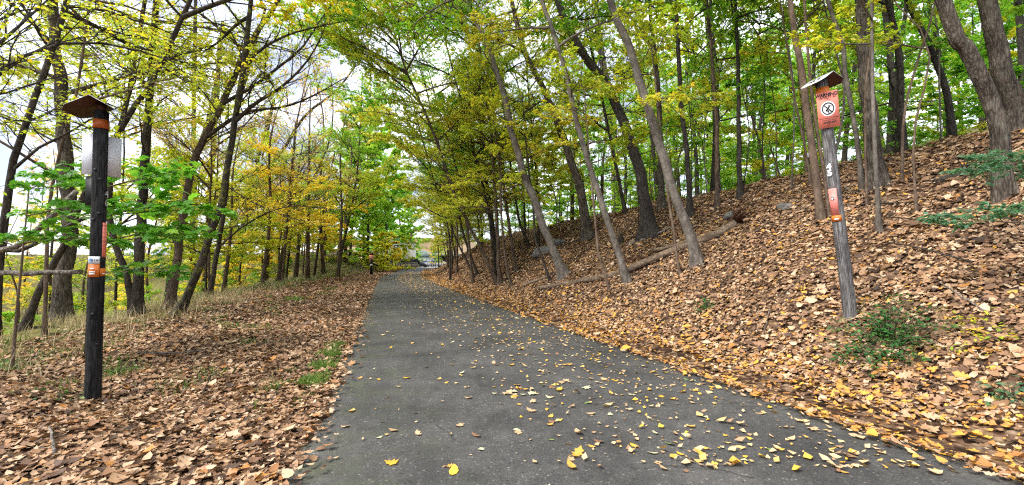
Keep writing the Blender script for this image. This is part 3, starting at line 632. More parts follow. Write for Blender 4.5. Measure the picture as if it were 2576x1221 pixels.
# --- right of the path, on the leafy bank
px_tree('tree', 'smooth grey leaning trunk on the bank above the long fallen log', None, [(1755, 661), (1735, 590), (1700, 500), (1672, 400), (1640, 300), (1608, 200), (1575, 100), (1535, 0)], 31, 'bark_grey',
        [lm(5, 6, 9, 'm', 'p', OL), lm(5, 8, 12, 'l', 'p', G)], 51, top=13, wtop=24, flare=.25, rough=0.004)
px_tree('tree', 'grey leaning trunk with a torn base at the end of the short log', None, [(1421, 694), (1394, 634), (1366, 569), (1347, 510), (1329, 470), (1313, 418), (1288, 335), (1264, 225), (1239, 150), (1214, 90), (1174, 5)], 24, 'bark_grey',
        [lm(5, 6, 11, 'm', 'd', OL), lm(6, 9, 14, 'l', 'p', G)], 52, top=15, wtop=13, flare=.5, rough=0.004)
px_tree('tree', 'slim grey leaning trunk rising behind the middle of the long log', None, [(1578, 711), (1560, 650), (1543, 600), (1508, 490), (1473, 390), (1443, 280), (1428, 200), (1403, 115), (1378, 40), (1363, 0)], 20, 'bark_grey',
        [lm(3, 4, 5.5, 's', 'd', OL, (-5, 20)), lm(5, 6, 9, 'm', 'd', OL), lm(4, 8, 11, 'l', 'p', G)], 53, top=12, wtop=12)
px_tree('tree', 'blackish rough trunk kinked left with a hollow at its foot', None, [(1634, 588), (1624, 520), (1613, 450), (1588, 360), (1558, 280), (1528, 215), (1488, 165), (1443, 95), (1413, 30)], 36, 'bark_black',
        [lm(3, 5.5, 8, 'm', 'd', G), lm(6, 7, 12, 'l', 'p', G)], 54, top=13, wtop=24, flare=.7, rough=0.016)
px_tree('tree', 'furrowed brown trunk leaning left between the two grey leaning trunks', None, [(1480, 600), (1470, 540), (1458, 480), (1428, 380), (1398, 295), (1363, 215), (1328, 150), (1300, 60)], 27, 'bark_rough',
        [lm(4, 6, 10, 'm', 'd', OL), lm(6, 8, 13, 'l', 'p', G)], 55, top=14, wtop=20, flare=.5, rough=0.014)
px_tree('tree', 'dark upright trunk near the ridge behind the furrowed brown trunk', None, [(1552, 530), (1546, 430), (1543, 310), (1525, 200), (1505, 90)], 24, 'bark_black',
        [lm(6, 5, 9, 'm', 'd', G), lm(5, 8, 13, 'l', 'p', G)], 56, top=14)
px_tree('tree', 'forked brown trunk at the ridge behind the smooth grey leaning trunk', None, [(1665, 524), (1662, 420), (1660, 300), (1648, 150), (1633, 0)], 20, 'bark_rough',
        [lm(4, 6, 10, 'm', 'd', OL), lm(5, 8, 13, 'l', 'p', G)], 57, top=14)
px_tree('tree', 'straight slim brown trunk on the upper bank right of the uprooted log', None, [(1805, 518), (1804, 420), (1803, 300), (1793, 180), (1788, 100), (1778, 0)], 14, 'bark_brown',
        [lm(4, 6, 10, 'm', 'd', G), lm(4, 8, 12, 'l', 'p', G)], 58, top=13)
px_tree('tree', 'dark upright trunk on the ridge left of the straight slim trunk', None, [(1735, 462), (1728, 380), (1715, 280), (1708, 150), (1700, 0)], 17, 'bark_black',
        [lm(6, 5, 10, 'm', 'd', G), lm(5, 8, 13, 'l', 'p', G)], 59, y=13.2, top=14)
px_tree('tree', 'dark upright trunk on the ridge right of the straight slim trunk', None, [(1861, 446), (1860, 380), (1858, 300), (1856, 150), (1850, 20)], 15, 'bark_black',
        [lm(6, 5, 10, 'm', 'd', G), lm(5, 8, 13, 'l', 'p', LI)], 60, y=12.6, top=14)
px_tree('tree', 'thick brown stem of the clump right behind the leaning grey post', None, [(2066, 556), (2054, 450), (2036, 325), (2012, 150), (1990, 25)], 26, 'bark_sapling',
        [lm(5, 5, 8, 'm', 'd', G)], 61, top=11, flare=.2)
px_tree('tree', 'thin twin stem tucked between the clump and the grey post', None, [(2086, 545), (2076, 450), (2056, 330), (2040, 220), (2027, 60)], 12, 'bark_sapling',
        [lm(4, 5, 8, 'm', 'd', G)], 62, top=10, flare=.2)
px_tree('sapling', 'crooked thin sapling on the left side of the post clump', None, [(2040, 468), (2030, 400), (2000, 250), (1985, 150), (1962, 0)], 8, 'bark_sapling',
        [lm(5, 4.5, 8, 's', 'd', G)], 63, top=9, cat='sapling')
px_tree('tree', 'thick dark furrowed trunk on the ridge behind the grey post', None, [(2205, 388), (2192, 300), (2182, 200), (2172, 100), (2165, 0)], 47, 'bark_rough',
        [lm(5, 7, 12, 'l', 'p', G)], 64, y=8.5, top=13, wtop=38, flare=.55, rough=0.018)
px_tree('tree', 'slim grey trunk leaning left beside the thick dark ridge trunk', None, [(2168, 393), (2148, 300), (2127, 200), (2117, 100), (2082, 0)], 17, 'bark_grey',
        [lm(5, 6, 10, 'm', 'd', G)], 65, y=8.7, top=12)
px_tree('tree', 'black forked trunk right of the thick dark ridge trunk', None, [(2272, 362), (2265, 220), (2257, 100), (2232, 0)], 26, 'bark_black',
        [lm(5, 6, 11, 'l', 'd', LI)], 66, y=10.6, top=13)
px_tree('tree', 'dark trunk leaning left on the ridge beside the two big trunks', None, [(2404, 330), (2385, 250), (2357, 165), (2320, 80), (2282, 0)], 26, 'bark_black',
        [lm(6, 6, 11, 'l', 'd', LI)], 67, y=10.8, top=13)
px_tree('tree', 'big furrowed brown trunk leaning left near the right photo edge', None, [(2530, 500), (2522, 400), (2507, 300), (2470, 200), (2432, 125), (2372, 0)], 62, 'bark_rough',
        [lm(4, 6.5, 10, 'l', 'p', G)], 68, top=11, wtop=54, flare=.25, sides=14, rough=0.02)
px_tree('tree', 'massive lichen spotted trunk standing behind the big leaning trunk', None, [(2560, 355), (2545, 260), (2522, 175), (2500, 80), (2482, 0)], 70, 'bark_rough',
        [lm(4, 6.5, 11, 'l', 'p', G)], 69, y=7.6, top=12, wtop=56, flare=.35, sides=14, rough=0.022)
px_tree('sapling', 'bent pale sapling in front of the black forked trunk', None, [(2266, 384), (2272, 320), (2282, 250), (2310, 150), (2347, 30)], 10, 'bark_sapling',
        [lm(4, 4, 7, 's', 'd', G)], 70, y=8.1, top=8, cat='sapling', flare=.2)
px_tree('sapling', 'thin wavy sapling hugging the thick dark ridge trunk', None, [(2177, 404), (2176, 320), (2177, 225), (2190, 120), (2197, 0)], 8, 'bark_sapling',
        [lm(4, 5, 8, 's', 'd', G)], 71, y=8.1, top=8.5, cat='sapling', flare=.2)
px_tree('sapling', 'thin brown sapling in front of the smooth grey leaning trunk', None, [(1710, 689), (1700, 620), (1692, 565), (1682, 500), (1668, 400)], 9, 'bark_sapling',
        [lm(6, 3.4, 6.5, 's', 'd', OL, (-5, 25))], 72, top=6.5, cat='sapling', flare=.15)
px_tree('sapling', 'thin brown sapling in front of the long log and slim grey trunk', None, [(1533, 732), (1518, 680), (1504, 626), (1494, 516), (1484, 420)], 8, 'bark_sapling',
        [lm(7, 3, 6, 's', 'd', OL, (-5, 25))], 73, top=6, cat='sapling', flare=.15)
px_tree('sapling', 'wiggly dark sapling in front of the short log', None, [(1384, 709), (1363, 646), (1347, 603), (1341, 516), (1330, 430)], 8, 'bark_dark',
        [lm(7, 3, 7, 's', 'd', OL, (-5, 25)), lm(3, 4, 7, 'm', 'd', OL)], 74, top=7.5, cat='sapling', flare=.15)
px_tree('tree', 'slender crooked trunk arching left over the path with green crown', None, [(1251, 712), (1230, 671), (1208, 619), (1186, 581), (1162, 526), (1140, 482), (1110, 390), (1080, 310), (1054, 250), (1014, 155)], 11, 'bark_brown',
        [lm(5, 4, 8, 'm', 'd', OL, (0, 30)), lm(6, 6.5, 11.5, 'l', 'd', OL, (10, 45)), lm(7, 9.5, 13.5, 'l', 'd', LI, (10, 50)), lm(5, 9.5, 13, 'l', 'd', LI, (0, 35), (120, 240))], 75, top=14.5, wtop=6)
px_tree('tree', 'slender brown stem with two stems just right of the arching trunk', None, [(1298, 681), (1285, 594), (1273, 516), (1264, 439), (1254, 377), (1240, 280), (1215, 170)], 10, 'bark_brown',
        [lm(6, 4.5, 9, 'm', 'd', OL, (0, 35)), lm(5, 8, 13, 'l', 'd', OL, (10, 50))], 76, top=14)
px_tree('tree', 'thin stem at the foot of the bank beside the arching trunk', None, [(1286, 721), (1270, 640), (1261, 532), (1258, 430), (1245, 330)], 8, 'bark_brown',
        [lm(6, 3, 7, 'm', 'd', OL, (0, 30))], 77, top=9)
px_tree('tree', 'thin curved stem on the bank left of the mossy rock', None, [(1332, 623), (1310, 569), (1301, 526), (1290, 450), (1275, 350)], 8, 'bark_dark',
        [lm(7, 4, 9, 'm', 'd', OL, (0, 35))], 78, top=12)
px_tree('tree', 'thin leaning stem at the path side left of the arching trunk', None, [(1202, 694), (1183, 640), (1165, 588), (1150, 520), (1120, 430)], 8, 'bark_dark',
        [lm(7, 3, 9, 'm', 'd', OL, (0, 30), None, 1.2), lm(4, 7, 12, 'l', 'd', OL)], 79, top=13)
px_tree('tree', 'leftmost thin leaning stem beside the path before the tree tunnel', None, [(1193, 700), (1171, 650), (1149, 606), (1125, 540), (1090, 450)], 6, 'bark_dark',
        [lm(7, 3, 9, 'm', 'd', OL, (0, 30), None, 1.2), lm(4, 7, 12, 'l', 'd', OL)], 80, top=13)

# ------------------------------------------------------------------ rows of slender trees along the path further off
def row_tree(label, group, x, y, H, lean, r0, wood, limbs, seed, name='tree'):
    rng = R(seed); b = np.array([x, y, float(height(x, y))])
    P = [(0, 0, 0)]
    for k in range(1, 5):
        f = k / 4; P.append((lean[0] * H * f ** 1.4 + rng.normal(0, .12), lean[1] * H * f + rng.normal(0, .12), H * f))
    return tree(name, label, group, b, P, r0, r0 * .3, wood, rng, limbs, sides=7)
rng = R(77)
GR = 'slender trees crowding the right bank of the path'
for k in range(30):
    y = 17.5 + 44 * (k + rng.rand() * .8) / 30; s_ = rng.uniform(2.9, 6.0) if k % 3 else rng.uniform(6, 10)
    x = float(xc(y) + s_ / cosang(y)); H = rng.uniform(10, 15)
    lf = [OL, OL, YG, G][rng.randint(4)]; lf2 = [OL, G, G, YG][rng.randint(4)]
    row_tree('slender {} tree {} the right bank, {} the tree tunnel'.format({OL: 'olive', YG: 'yellow green', G: 'green'}[lf], 'at the foot of' if s_ < 4.2 else 'partway up' if s_ < 6 else 'high on', 'mouth of' if y < 28 else 'middle of' if y < 45 else 'far end of'), GR, x, y, H, (rng.uniform(-.24, .0), rng.uniform(-.04, .04)), rng.uniform(.06, .13), ['bark_dark', 'bark_brown', 'bark_dark'][k % 3],
             [lm(8, 1.8 if y > 32 else 3.0, 7, 'm', 'd' if k % 2 else 'p', lf, (-8, 25), None, 1.1), lm(6, 5.0, H * .9, 'l', 'p' if k % 4 else 'd', lf2, (10, 50), None, .9)], 900 + k)
GL = 'slender trees along the far left verge'
for k in range(17):
    y = 19 + 40 * (k + rng.rand() * .8) / 17; s_ = -rng.uniform(8.5, 14)
    x = float(xc(y) + s_ / cosang(y)); H = rng.uniform(9, 14)
    lf = [YG, GO, LI, YG][rng.randint(4)]
    row_tree('slender {} tree {} the left verge, {}'.format({YG: 'yellow green', GO: 'golden', LI: 'lime green'}[lf], 'on' if s_ > -11 else 'just below', 'nearer stretch' if y < 32 else 'middle stretch' if y < 45 else 'far stretch by the red sign'), GL, x, y, H, (rng.uniform(-.05, .16), rng.uniform(-.04, .04)), rng.uniform(.06, .12), ['bark_dark', 'bark_brown'][k % 2],
             [lm(7, 2.0, 6, 'm', 'd', lf, (-8, 25), None, 1.2), lm(6, 4.5, H * .9, 'l', 'p' if k % 3 else 'd', [YG, RU, LI][k % 3], (10, 50))], 1000 + k)

rng = R(78); pos_ = []
while len(pos_) < 26:
    y = rng.uniform(5.5, 30); s_ = rng.uniform(6.0, 13); x = float(xc(y) + s_ / cosang(y)); u = 1288 + 1080 * x / y
    if 1240 < u < 2480 and all(abs(u - a) > 22 for a in pos_):
        pos_.append(u); k = len(pos_)
        row_tree('thin upright sapling stem on the upper bank, %s' % [w for l_, w in [(1420, 'near the grey torn trunk'), (1500, 'left of the furrowed trunk'), (1600, 'between the furrowed and black trunks'), (1700, 'behind the black kinked trunk'), (1800, 'right of the smooth grey trunk'), (1950, 'right of the straight slim trunk'), (2090, 'left of the grey post'), (2250, 'behind the grey post'), (9999, 'left of the big leaning trunk')] if u < l_][0],
                 'thin saplings on the upper bank', x, y, rng.uniform(5, 9), (rng.uniform(-.12, .03), rng.uniform(-.03, .03)), rng.uniform(.018, .034), ['bark_sapling', 'bark_dark', 'bark_grey'][k % 3],
                 [lm(3, 2.5, 5, 's', 'd', [OL, G, YG][k % 3], (0, 35)), lm(2, 4, 6, 'm', 'p', [G, OL, LI][k % 3], (10, 40))], 1200 + k, 'sapling')
# ------------------------------------------------------------------ woods behind: whole trees that share a few shapes
FARLEAF = (np.array([[0, 0, 0], [.45, -.36, .06], [1, 0, -.08], [.45, .36, .06]]), np.array([[0, 1, 2], [0, 2, 3]]))
def far_proto(seed, H, r0, c0, nl, Lr, leafsize, nleaf, el, nsub=10, ntw=5):
    rng = R(seed); P = spline([(0, 0, -.3), (rng.normal(0, .15), rng.normal(0, .15), H * .35), (rng.normal(0, .4), rng.normal(0, .4), H * .7), (rng.normal(0, .5), rng.normal(0, .5), H)], 12)
    g = Geo(); g.tube(P, r0 * (np.linspace(1, .15, 12) + .35 * np.exp(-np.arange(12) * 1.5)), 7, True, .05, rng)
    LVs, LFs, TI = [], [], []; nv = 0; a = rng.rand() * 6
    for k in range(nl):
        f = c0 + (1 - c0) * (k + .5 * rng.rand()) / nl; q = f * 11; i = min(int(q), 10); p = P[i] + (P[i + 1] - P[i]) * (q - i); a += 2.4
        Ln = Lr * (1 - .55 * max(0, f - c0) / (1 - c0)) * rng.uniform(.7, 1.2); e = math.radians(rng.uniform(*el))
        ax = limb_axis(Ln, rng, 6); M = np.array(Euler((0, -e, a)).to_matrix())
        gg, LV, LF, ti = grow(ax @ M.T + p, r0 * .28 * (1.1 - f), rng, nsub, .5, ntw, .5, nleaf, lsize=leafsize, template=FARLEAF, sides=4)
        V, F = gg.arrays()
        g.add(V, f3=F[0] if F[0].shape[1] == 3 else None, f4=F[-1] if F[-1].shape[1] == 4 else None)
        LVs.append(LV); LFs.append(LF + nv); nv += len(LV); TI.append(ti)
    V, F = g.arrays()
    return mesh('trunk', V, F, 'bark_dark'), mesh('crown', np.concatenate(LVs), [np.concatenate(LFs)], 'leaf_green', np.concatenate(TI), smooth=False)
TALL = [far_proto(201 + k, 15, .17, .28, 15, 4.2, .15, 9, (0, 45)) for k in range(3)]
THIN = [far_proto(261 + k, 14, .14, .3, 14, 3.8, .13, 3.2, (10, 50)) for k in range(2)]
MIDS = [far_proto(211 + k, 5.5, .05, .14, 14, 1.9, .105, 8, (-5, 30), 9, 4) for k in range(3)]
BUSH = [far_proto(221 + k, 1.7, .02, .05, 13, 1.1, .08, 7, (5, 55), 7, 3) for k in range(3)]
LN = {'leaf_green': 'green', 'leaf_lime': 'bright lime', 'leaf_yellowgreen': 'yellow green', 'leaf_gold': 'golden', 'leaf_russet': 'russet', 'leaf_olive': 'olive'}
MARKS_R = [(1240, 'left of the arching trunk'), (1420, 'near the grey torn trunk'), (1600, 'behind the furrowed trunk'), (1800, 'behind the smooth grey trunk'), (2000, 'left of the grey post'), (2180, 'behind the grey post'), (2400, 'left of the big leaning trunk'), (9999, 'at the right photo edge')]
MARKS_L = [(120, 'at the left photo edge'), (300, 'behind the black post'), (450, 'near the straight dark trunk'), (570, 'behind the grey leaning trunk'), (700, 'near the bending dark tree'), (830, 'near the golden saplings'), (9999, 'near the distant red sign')]
def where(x, y):
    u = 1288 + FPX * x / max(y, 1.0)
    for lim, t_ in (MARKS_R if sdist(x, y) > 0 else MARKS_L):
        if u < lim: return t_
def far_tree(kind, x, y, sc, leaf, wood, label, group, rng, cat='tree', name='tree'):
    if '{' in label: label = label.format(LN[leaf], where(x, y), 'nearer' if y < 16 else 'middle' if y < 34 else 'far')
    w, c = kind[rng.randint(len(kind))]
    t = tag(empty(name, (x, y, float(height(x, y)) - .05), (rng.normal(0, .05), rng.normal(0, .05), rng.rand() * 6.28)), label, cat, group)
    t.scale = (sc, sc, sc * rng.uniform(.9, 1.15))
    obj('trunk' if cat != 'bush' else 'stem', w, t, material=wood); obj('crown' if cat != 'bush' else 'foliage', c, t, material=leaf)
    return t
rng = R(5)
def scatter(n_, s0, s1, y0, y1, dmin, fn):
    pts = []; tries = 0
    while len(pts) < n_ and tries < n_ * 40:
        tries += 1; y = rng.uniform(y0, y1); s_ = rng.uniform(s0, s1); x = float(xc(y) + s_ / cosang(y))
        if y < 2 or abs(x) > 1.45 * y + 9: continue
        if all((x - a) ** 2 + (y - b_) ** 2 > dmin ** 2 for a, b_ in pts):
            pts.append((x, y)); fn(x, y)
scatter(72, 12.5, 50, -6, 62, 2.2, lambda x, y: far_tree(TALL, x, y, rng.uniform(.8, 1.2), [G, LI, G, YG, LI][rng.randint(5)], ['bark_black', 'bark_dark', 'bark_rough'][rng.randint(3)],
        'tall {0} tree in {2} woods over the ridge, {1}', 'tall trees in the woods behind the ridge', rng))
scatter(90, 10.8, 40, -6, 58, 1.6, lambda x, y: far_tree(MIDS, x, y, rng.uniform(.7, 1.35), [G, LI, YG, LI, G][rng.randint(5)], 'bark_sapling',
        'small {0} understory tree in the {2} ridge woods, {1}', 'understory trees behind the ridge', rng))
scatter(30, 10.2, 20, 0, 50, 1.2, lambda x, y: far_tree(BUSH, x, y, rng.uniform(.6, 1.1), [G, YG, LI][rng.randint(3)], 'bark_sapling',
        'low {0} bush in the {2} ridge woods, {1}', 'bushes behind the ridge', rng, 'bush', 'bush'))
scatter(20, -46, -14, 4, 75, 3.0, lambda x, y: far_tree(THIN, x, y, rng.uniform(.7, 1.0), [YG, YG, GO, RU][rng.randint(4)], ['bark_black', 'bark_dark'][rng.randint(2)],
        'tall thinning {0} tree in the {2} left woods, {1}', 'tall trees on the low ground to the left', rng))
scatter(40, -34, -10.5, 5, 62, 1.8, lambda x, y: far_tree(MIDS, x, y, rng.uniform(.6, 1.15), [YG, GO, LI, YG, GO][rng.randint(5)], 'bark_sapling',
        'small {0} tree in the {2} left woods, {1}', 'understory trees on the left slope', rng))
scatter(55, -26, -9.6, 5, 66, 1.1, lambda x, y: far_tree(BUSH, x, y, rng.uniform(.6, 1.2), [LI, YG, G, LI][rng.randint(4)], 'bark_sapling',
        'low {0} bush in the {2} left undergrowth, {1}', 'bushes along the left verge', rng, 'bush', 'bush'))
BARE = [far_proto(231 + k, 13, .13, .3, 14, 3.6, .12, .7, (20, 60), 11, 6) for k in range(2)]
scatter(12, -30, -9.5, 22, 64, 3.0, lambda x, y: far_tree(BARE, x, y, rng.uniform(.8, 1.1), RU, 'bark_brown',
        'nearly bare {0} twigged tree in the {2} left woods, {1}', 'bare twiggy trees to the left', rng))
rng = R(8)
TALLF = [far_proto(241 + k, 15, .16, .12, 20, 4.4, .30, 13, (0, 45)) for k in range(3)]
MIDF = [far_proto(251 + k, 5.5, .05, .06, 16, 2.1, .20, 12, (-5, 30), 9, 4) for k in range(2)]
BARET = [(700, 31, 1.25), (745, 38, 1.4), (775, 33, 1.3), (815, 43, 1.5), (850, 38, 1.2), (870, 52, 1.6), (660, 27, 1.1)]
for i, (u, y, sc) in enumerate(BARET):
    p = at_y(u, 660, y); far_tree(BARE, p[0], y, sc, RU, 'bark_brown', ['tall bare twiggy tree {}'.format(w) for w in ('behind the first golden sapling', 'between the two golden saplings', 'just left of the second golden sapling', 'right of the second golden sapling', 'behind the mossy leaning trunk', 'right of the mossy leaning trunk', 'behind the dark bending tree')][i], None, rng)
for (u, y, sc, kd, lf, lab) in [(925, 62, 1.45, TALLF, LI, 'tallest lime tree above the path bend'), (972, 76, 1.6, TALLF, G, 'very tall green tree left of the cream house'), (1004, 96, 1.6, TALLF, LI, 'very tall pale green tree behind the cream house'), (880, 58, 1.1, TALLF, LI, 'broad lime green tree behind the mossy leaning trunk'), (915, 70, 1.15, TALLF, LI, 'broad lime green tree above the distant red sign'), (950, 80, 1.0, TALLF, G, 'broad green tree right of the distant red sign'), (985, 112, 1.1, TALLF, G, 'broad green tree rising behind the cream house'), (1022, 128, 1.1, TALLF, LI, 'pale green broad tree behind the utility pole'), (820, 64, .9, TALLF, YG, 'broad yellow green tree behind the girder bridge'),
        (1012, 74, .95, MIDF, YG, 'bushy yellow tree right in front of the cream house'), (965, 58, .95, MIDF, YG, 'bushy yellow tree hiding the left of the cream house'), (988, 66, 1.1, MIDF, GO, 'bushy golden tree overhanging the cream house roof'), (945, 55, .8, MIDF, YG, 'bushy low tree beside the distant red sign'), (1040, 104, 1.0, MIDF, LI, 'pale bushy tree right of the utility pole'), (1054, 112, .8, MIDF, LI, 'pale bush like tree left of the garage'), (905, 56, .7, MIDF, YG, 'bushy low yellow tree on the mound left of the red sign'), (870, 52, .75, MIDF, LI, 'bushy low lime tree on the mound'), (840, 50, .7, MIDF, YG, 'bushy low tree at the left end of the mound'),
        (1000, 72, 1.0, MIDS, YG, 'yellow leaved small tree in front of the cream house'), (976, 66, 1.1, MIDS, GO, 'golden small tree near the fence end post'),
        (955, 62, 1.2, MIDS, YG, 'yellow green small tree right of the distant red marker sign'), (1052, 108, 1.0, MIDS, LI, 'lime small tree between the utility pole and the cars'), (868, 60, 1.2, MIDS, GO, 'golden small tree left of the distant red marker sign'), (1096, 88, 1.2, MIDS, GO, 'golden small tree at the far mouth of the tree tunnel'), (1112, 74, 1.3, MIDS, LI, 'lime small tree at the end of the right bank')]:
    p = at_y(u, 660, y); far_tree(kd, p[0], y, sc, lf, 'bark_dark', lab, None, rng)
rng = R(15)     # the woods go on past the left side of the picture
for k in range(26):
    y = rng.uniform(-6, 9); x = rng.uniform(-34, -12.5) - .3 * y
    if x > -1.3 * y - 1.5: continue
    kd, ct, nm, lab = [(THIN, 'tree', 'tree', 'tall thinning {0} tree beside the picture edge, {1}'), (MIDS, 'tree', 'tree', 'small {0} tree beside the picture edge, {1}'), (BUSH, 'bush', 'bush', 'low {0} bush beside the picture edge, {1}')][k % 3]
    far_tree(kd, x, y, rng.uniform(.7, 1.1), [YG, LI, GO, G][rng.randint(4)], 'bark_dark', lab, 'woods beside the left picture edge', rng, ct, nm)
# woods closing the view at the far end
rng = R(6)
for k in range(26):
    y = rng.uniform(118, 175); x = rng.uniform(-75, 25)
    if -24 < x < -2 and y < 150: continue
    far_tree(TALLF, x, y, rng.uniform(.6, .85), [G, LI, YG, GO][rng.randint(4)], 'bark_dark', 'distant {0} tree beyond the house and cars, {1}', 'distant trees beyond the house', rng)

# ------------------------------------------------------------------ fallen leaves covering both sides
def litter(name, label, s0, s1, seed, bands, bias):
    rng = R(seed); VV, FF, TT = [], [], []; nv = 0
    for (y0, y1, dens, size, detail) in bands:
        n_ = int((y1 - y0) * (s1 - s0) * dens); y = rng.uniform(y0, y1, n_); s_ = rng.uniform(s0, s1, n_)
        x = xc(y) + s_ / cosang(y); keep = (np.abs(x) < 1.3 * y + 1.2) & (rng.rand(n_) < bias(s_, y, rng)[0]); x, y, s_ = x[keep], y[keep], s_[keep]; n_ = len(x)
        if not n_: continue
        e = .08; nn = np.stack([-(height(x + e, y) - height(x - e, y)) / (2 * e), -(height(x, y + e) - height(x, y - e)) / (2 * e), np.ones(n_)], -1)
        z = height(x, y) + rng.uniform(.002, .04, n_) + .010 + .02 * (np.abs(s_) < halfw(y)); ti = bias(s_, y, rng)[1]
        nn = unit(unit(nn) + rng.normal(0, .22, (n_, 3))); a = rng.rand(n_) * 6.28; d = np.stack([np.cos(a), np.sin(a), rng.normal(0, .1, n_)], -1); d = d - nn * (d * nn).sum(1, keepdims=True)
        sz = size * np.exp(rng.normal(0, .38, n_)); pos = np.stack([x, y, z], -1); kind = rng.randint(len(LITTER_T), size=n_)
        for k in range(len(LITTER_T) if detail else 1):
            mk = kind == k if detail else np.ones(n_, bool)
            V, F, tv = leaves(pos[mk] - .45 * d[mk] * sz[mk, None], d[mk], nn[mk], sz[mk], LITTER_T[k] if detail else LITTER_S)
            VV.append(V); FF.append(F + nv); nv += len(V); TT.append(np.repeat(ti[mk], tv))
    o = obj(name, mesh(name, np.concatenate(VV), [np.concatenate(FF)], 'litter', np.concatenate(TT), smooth=False))
    return tag(o, label, 'leaves', None, 'stuff')
def bias_r(s_, y, rng):
    s_ = s_ - (halfw(y) - 2.1); n_ = len(s_); edge = np.clip((4.0 - s_) / 1.7, 0, 1)
    gold = rng.rand(n_) < (.06 + .42 * edge); t = np.where(gold, rng.uniform(.86, 1, n_), np.clip(rng.normal(.40 + .12 * edge, .22, n_), 0, .78))
    gap = .55 + .45 * sstep(-.3, .3, np.sin(y * 2.1 + s_) + np.sin(y * .7 - 2 * s_))
    k = np.where(s_ < 2.75, (.22 + .5 * sstep(2.1, 2.75, s_)) * gap, 1.0); k = np.where(s_ < 2.03, .5 * sstep(1.78, 2.03, s_), np.where(s_ < 2.2, .75, k))
    hol = np.sin(s_ * 3.1 + y * 1.3) + np.sin(y * 2.7 - s_ * 1.1 + 2) + np.sin(s_ * 7 + 4 * y); k = k * (1 - .55 * sstep(1.1, 2.2, hol))
    return k, t
def bias_l(s_, y, rng):
    s_ = s_ + (halfw(y) - 2.1); n_ = len(s_); gold = rng.rand(n_) < .2; t = np.where(gold, rng.uniform(.8, 1, n_), np.clip(rng.normal(.48, .19, n_), 0, .78))
    patch = np.clip(np.sin(y * 1.15 + 1.0) * .6 + np.sin(s_ * 2.2 + y * .6) * .5, -1, 1)
    k = 1 - .75 * sstep(-3.5, -2.6, s_) * sstep(-.1, .5, patch) - .75 * sstep(-6.6, -8.3, s_)
    k = np.where(s_ > -2.05, .28 * sstep(-1.82, -2.05, s_), np.where(s_ > -2.2, .8, k))
    return np.clip(k, 0, 1), t
BANDS = [(1.2, 6, 1100, .053, True), (6, 11, 640, .060, True), (11, 19, 330, .072, False), (19, 34, 150, .095, False), (34, 75, 70, .13, False)]
litter('leaf_litter', 'thick brown and gold leaf litter covering the right bank', 1.7, 10.8, 61, BANDS, bias_r)
litter('leaf_litter', 'brown leaf litter covering the flat left verge', -8.8, -1.7, 62, BANDS, bias_l)

# ------------------------------------------------------------------ single leaves on the asphalt
LEAFME = {}
for k, (pl, cu, fo) in enumerate([(OVAL2D, .2, 1.0), (MAPLE2D, .28, .7), (OAK2D, .3, 1.2), (MAPLE2D, -.25, -.6), (OVAL2D, .55, 2.6), (OAK2D, -.2, -1.0)]):
    V, F = fan(pl, cu, fo); V = V - np.array([.45, 0, V[:, 2].min()]); 
    st = np.array([[-.45, -.012, .01], [-.45, .012, .01], [-.8, 0, .03]])
    LEAFME[k] = mesh('fallen_leaf', np.vstack([V, st]), [np.vstack([F, [[len(V), len(V) + 1, len(V) + 2]]])], 'dry_tan', R(k).uniform(.2, .8, len(V) + 3), smooth=False)
KN = {'dry_yellow': 'bright yellow', 'dry_amber': 'amber', 'dry_tan': 'tan', 'dry_brown': 'dark brown', 'dry_pale': 'pale', 'dry_greenleaf': 'green tinged'}
SH = ['oval', 'lobed', 'jagged', 'lobed', 'oval', 'jagged']
def path_z(x, y): 
    o_ = np.clip(sdist(x, y) / halfw(y), -1, 1); return .012 + .03 * (1 - o_ * o_)
def fallen(x, y, size, m, k, rng, label=None, group='leaves lying singly on the asphalt path'):
    s_ = float(sdist(x, y)); part = 'left third' if s_ < -.75 else 'middle' if s_ < .75 else 'right third'; dist = 'close by' if y < 4.6 else 'a little way along' if y < 8 else 'further along'
    o = obj('fallen_leaf', LEAFME[k], None, (x, y, float(path_z(x, y)) + .004), (rng.normal(0, .10), rng.normal(0, .10), rng.rand() * 6.28), size, m)
    return tag(o, label or f'{KN[m]} {SH[k]} leaf on the {part} of asphalt, {dist}', 'leaf', group)
rng = R(9)
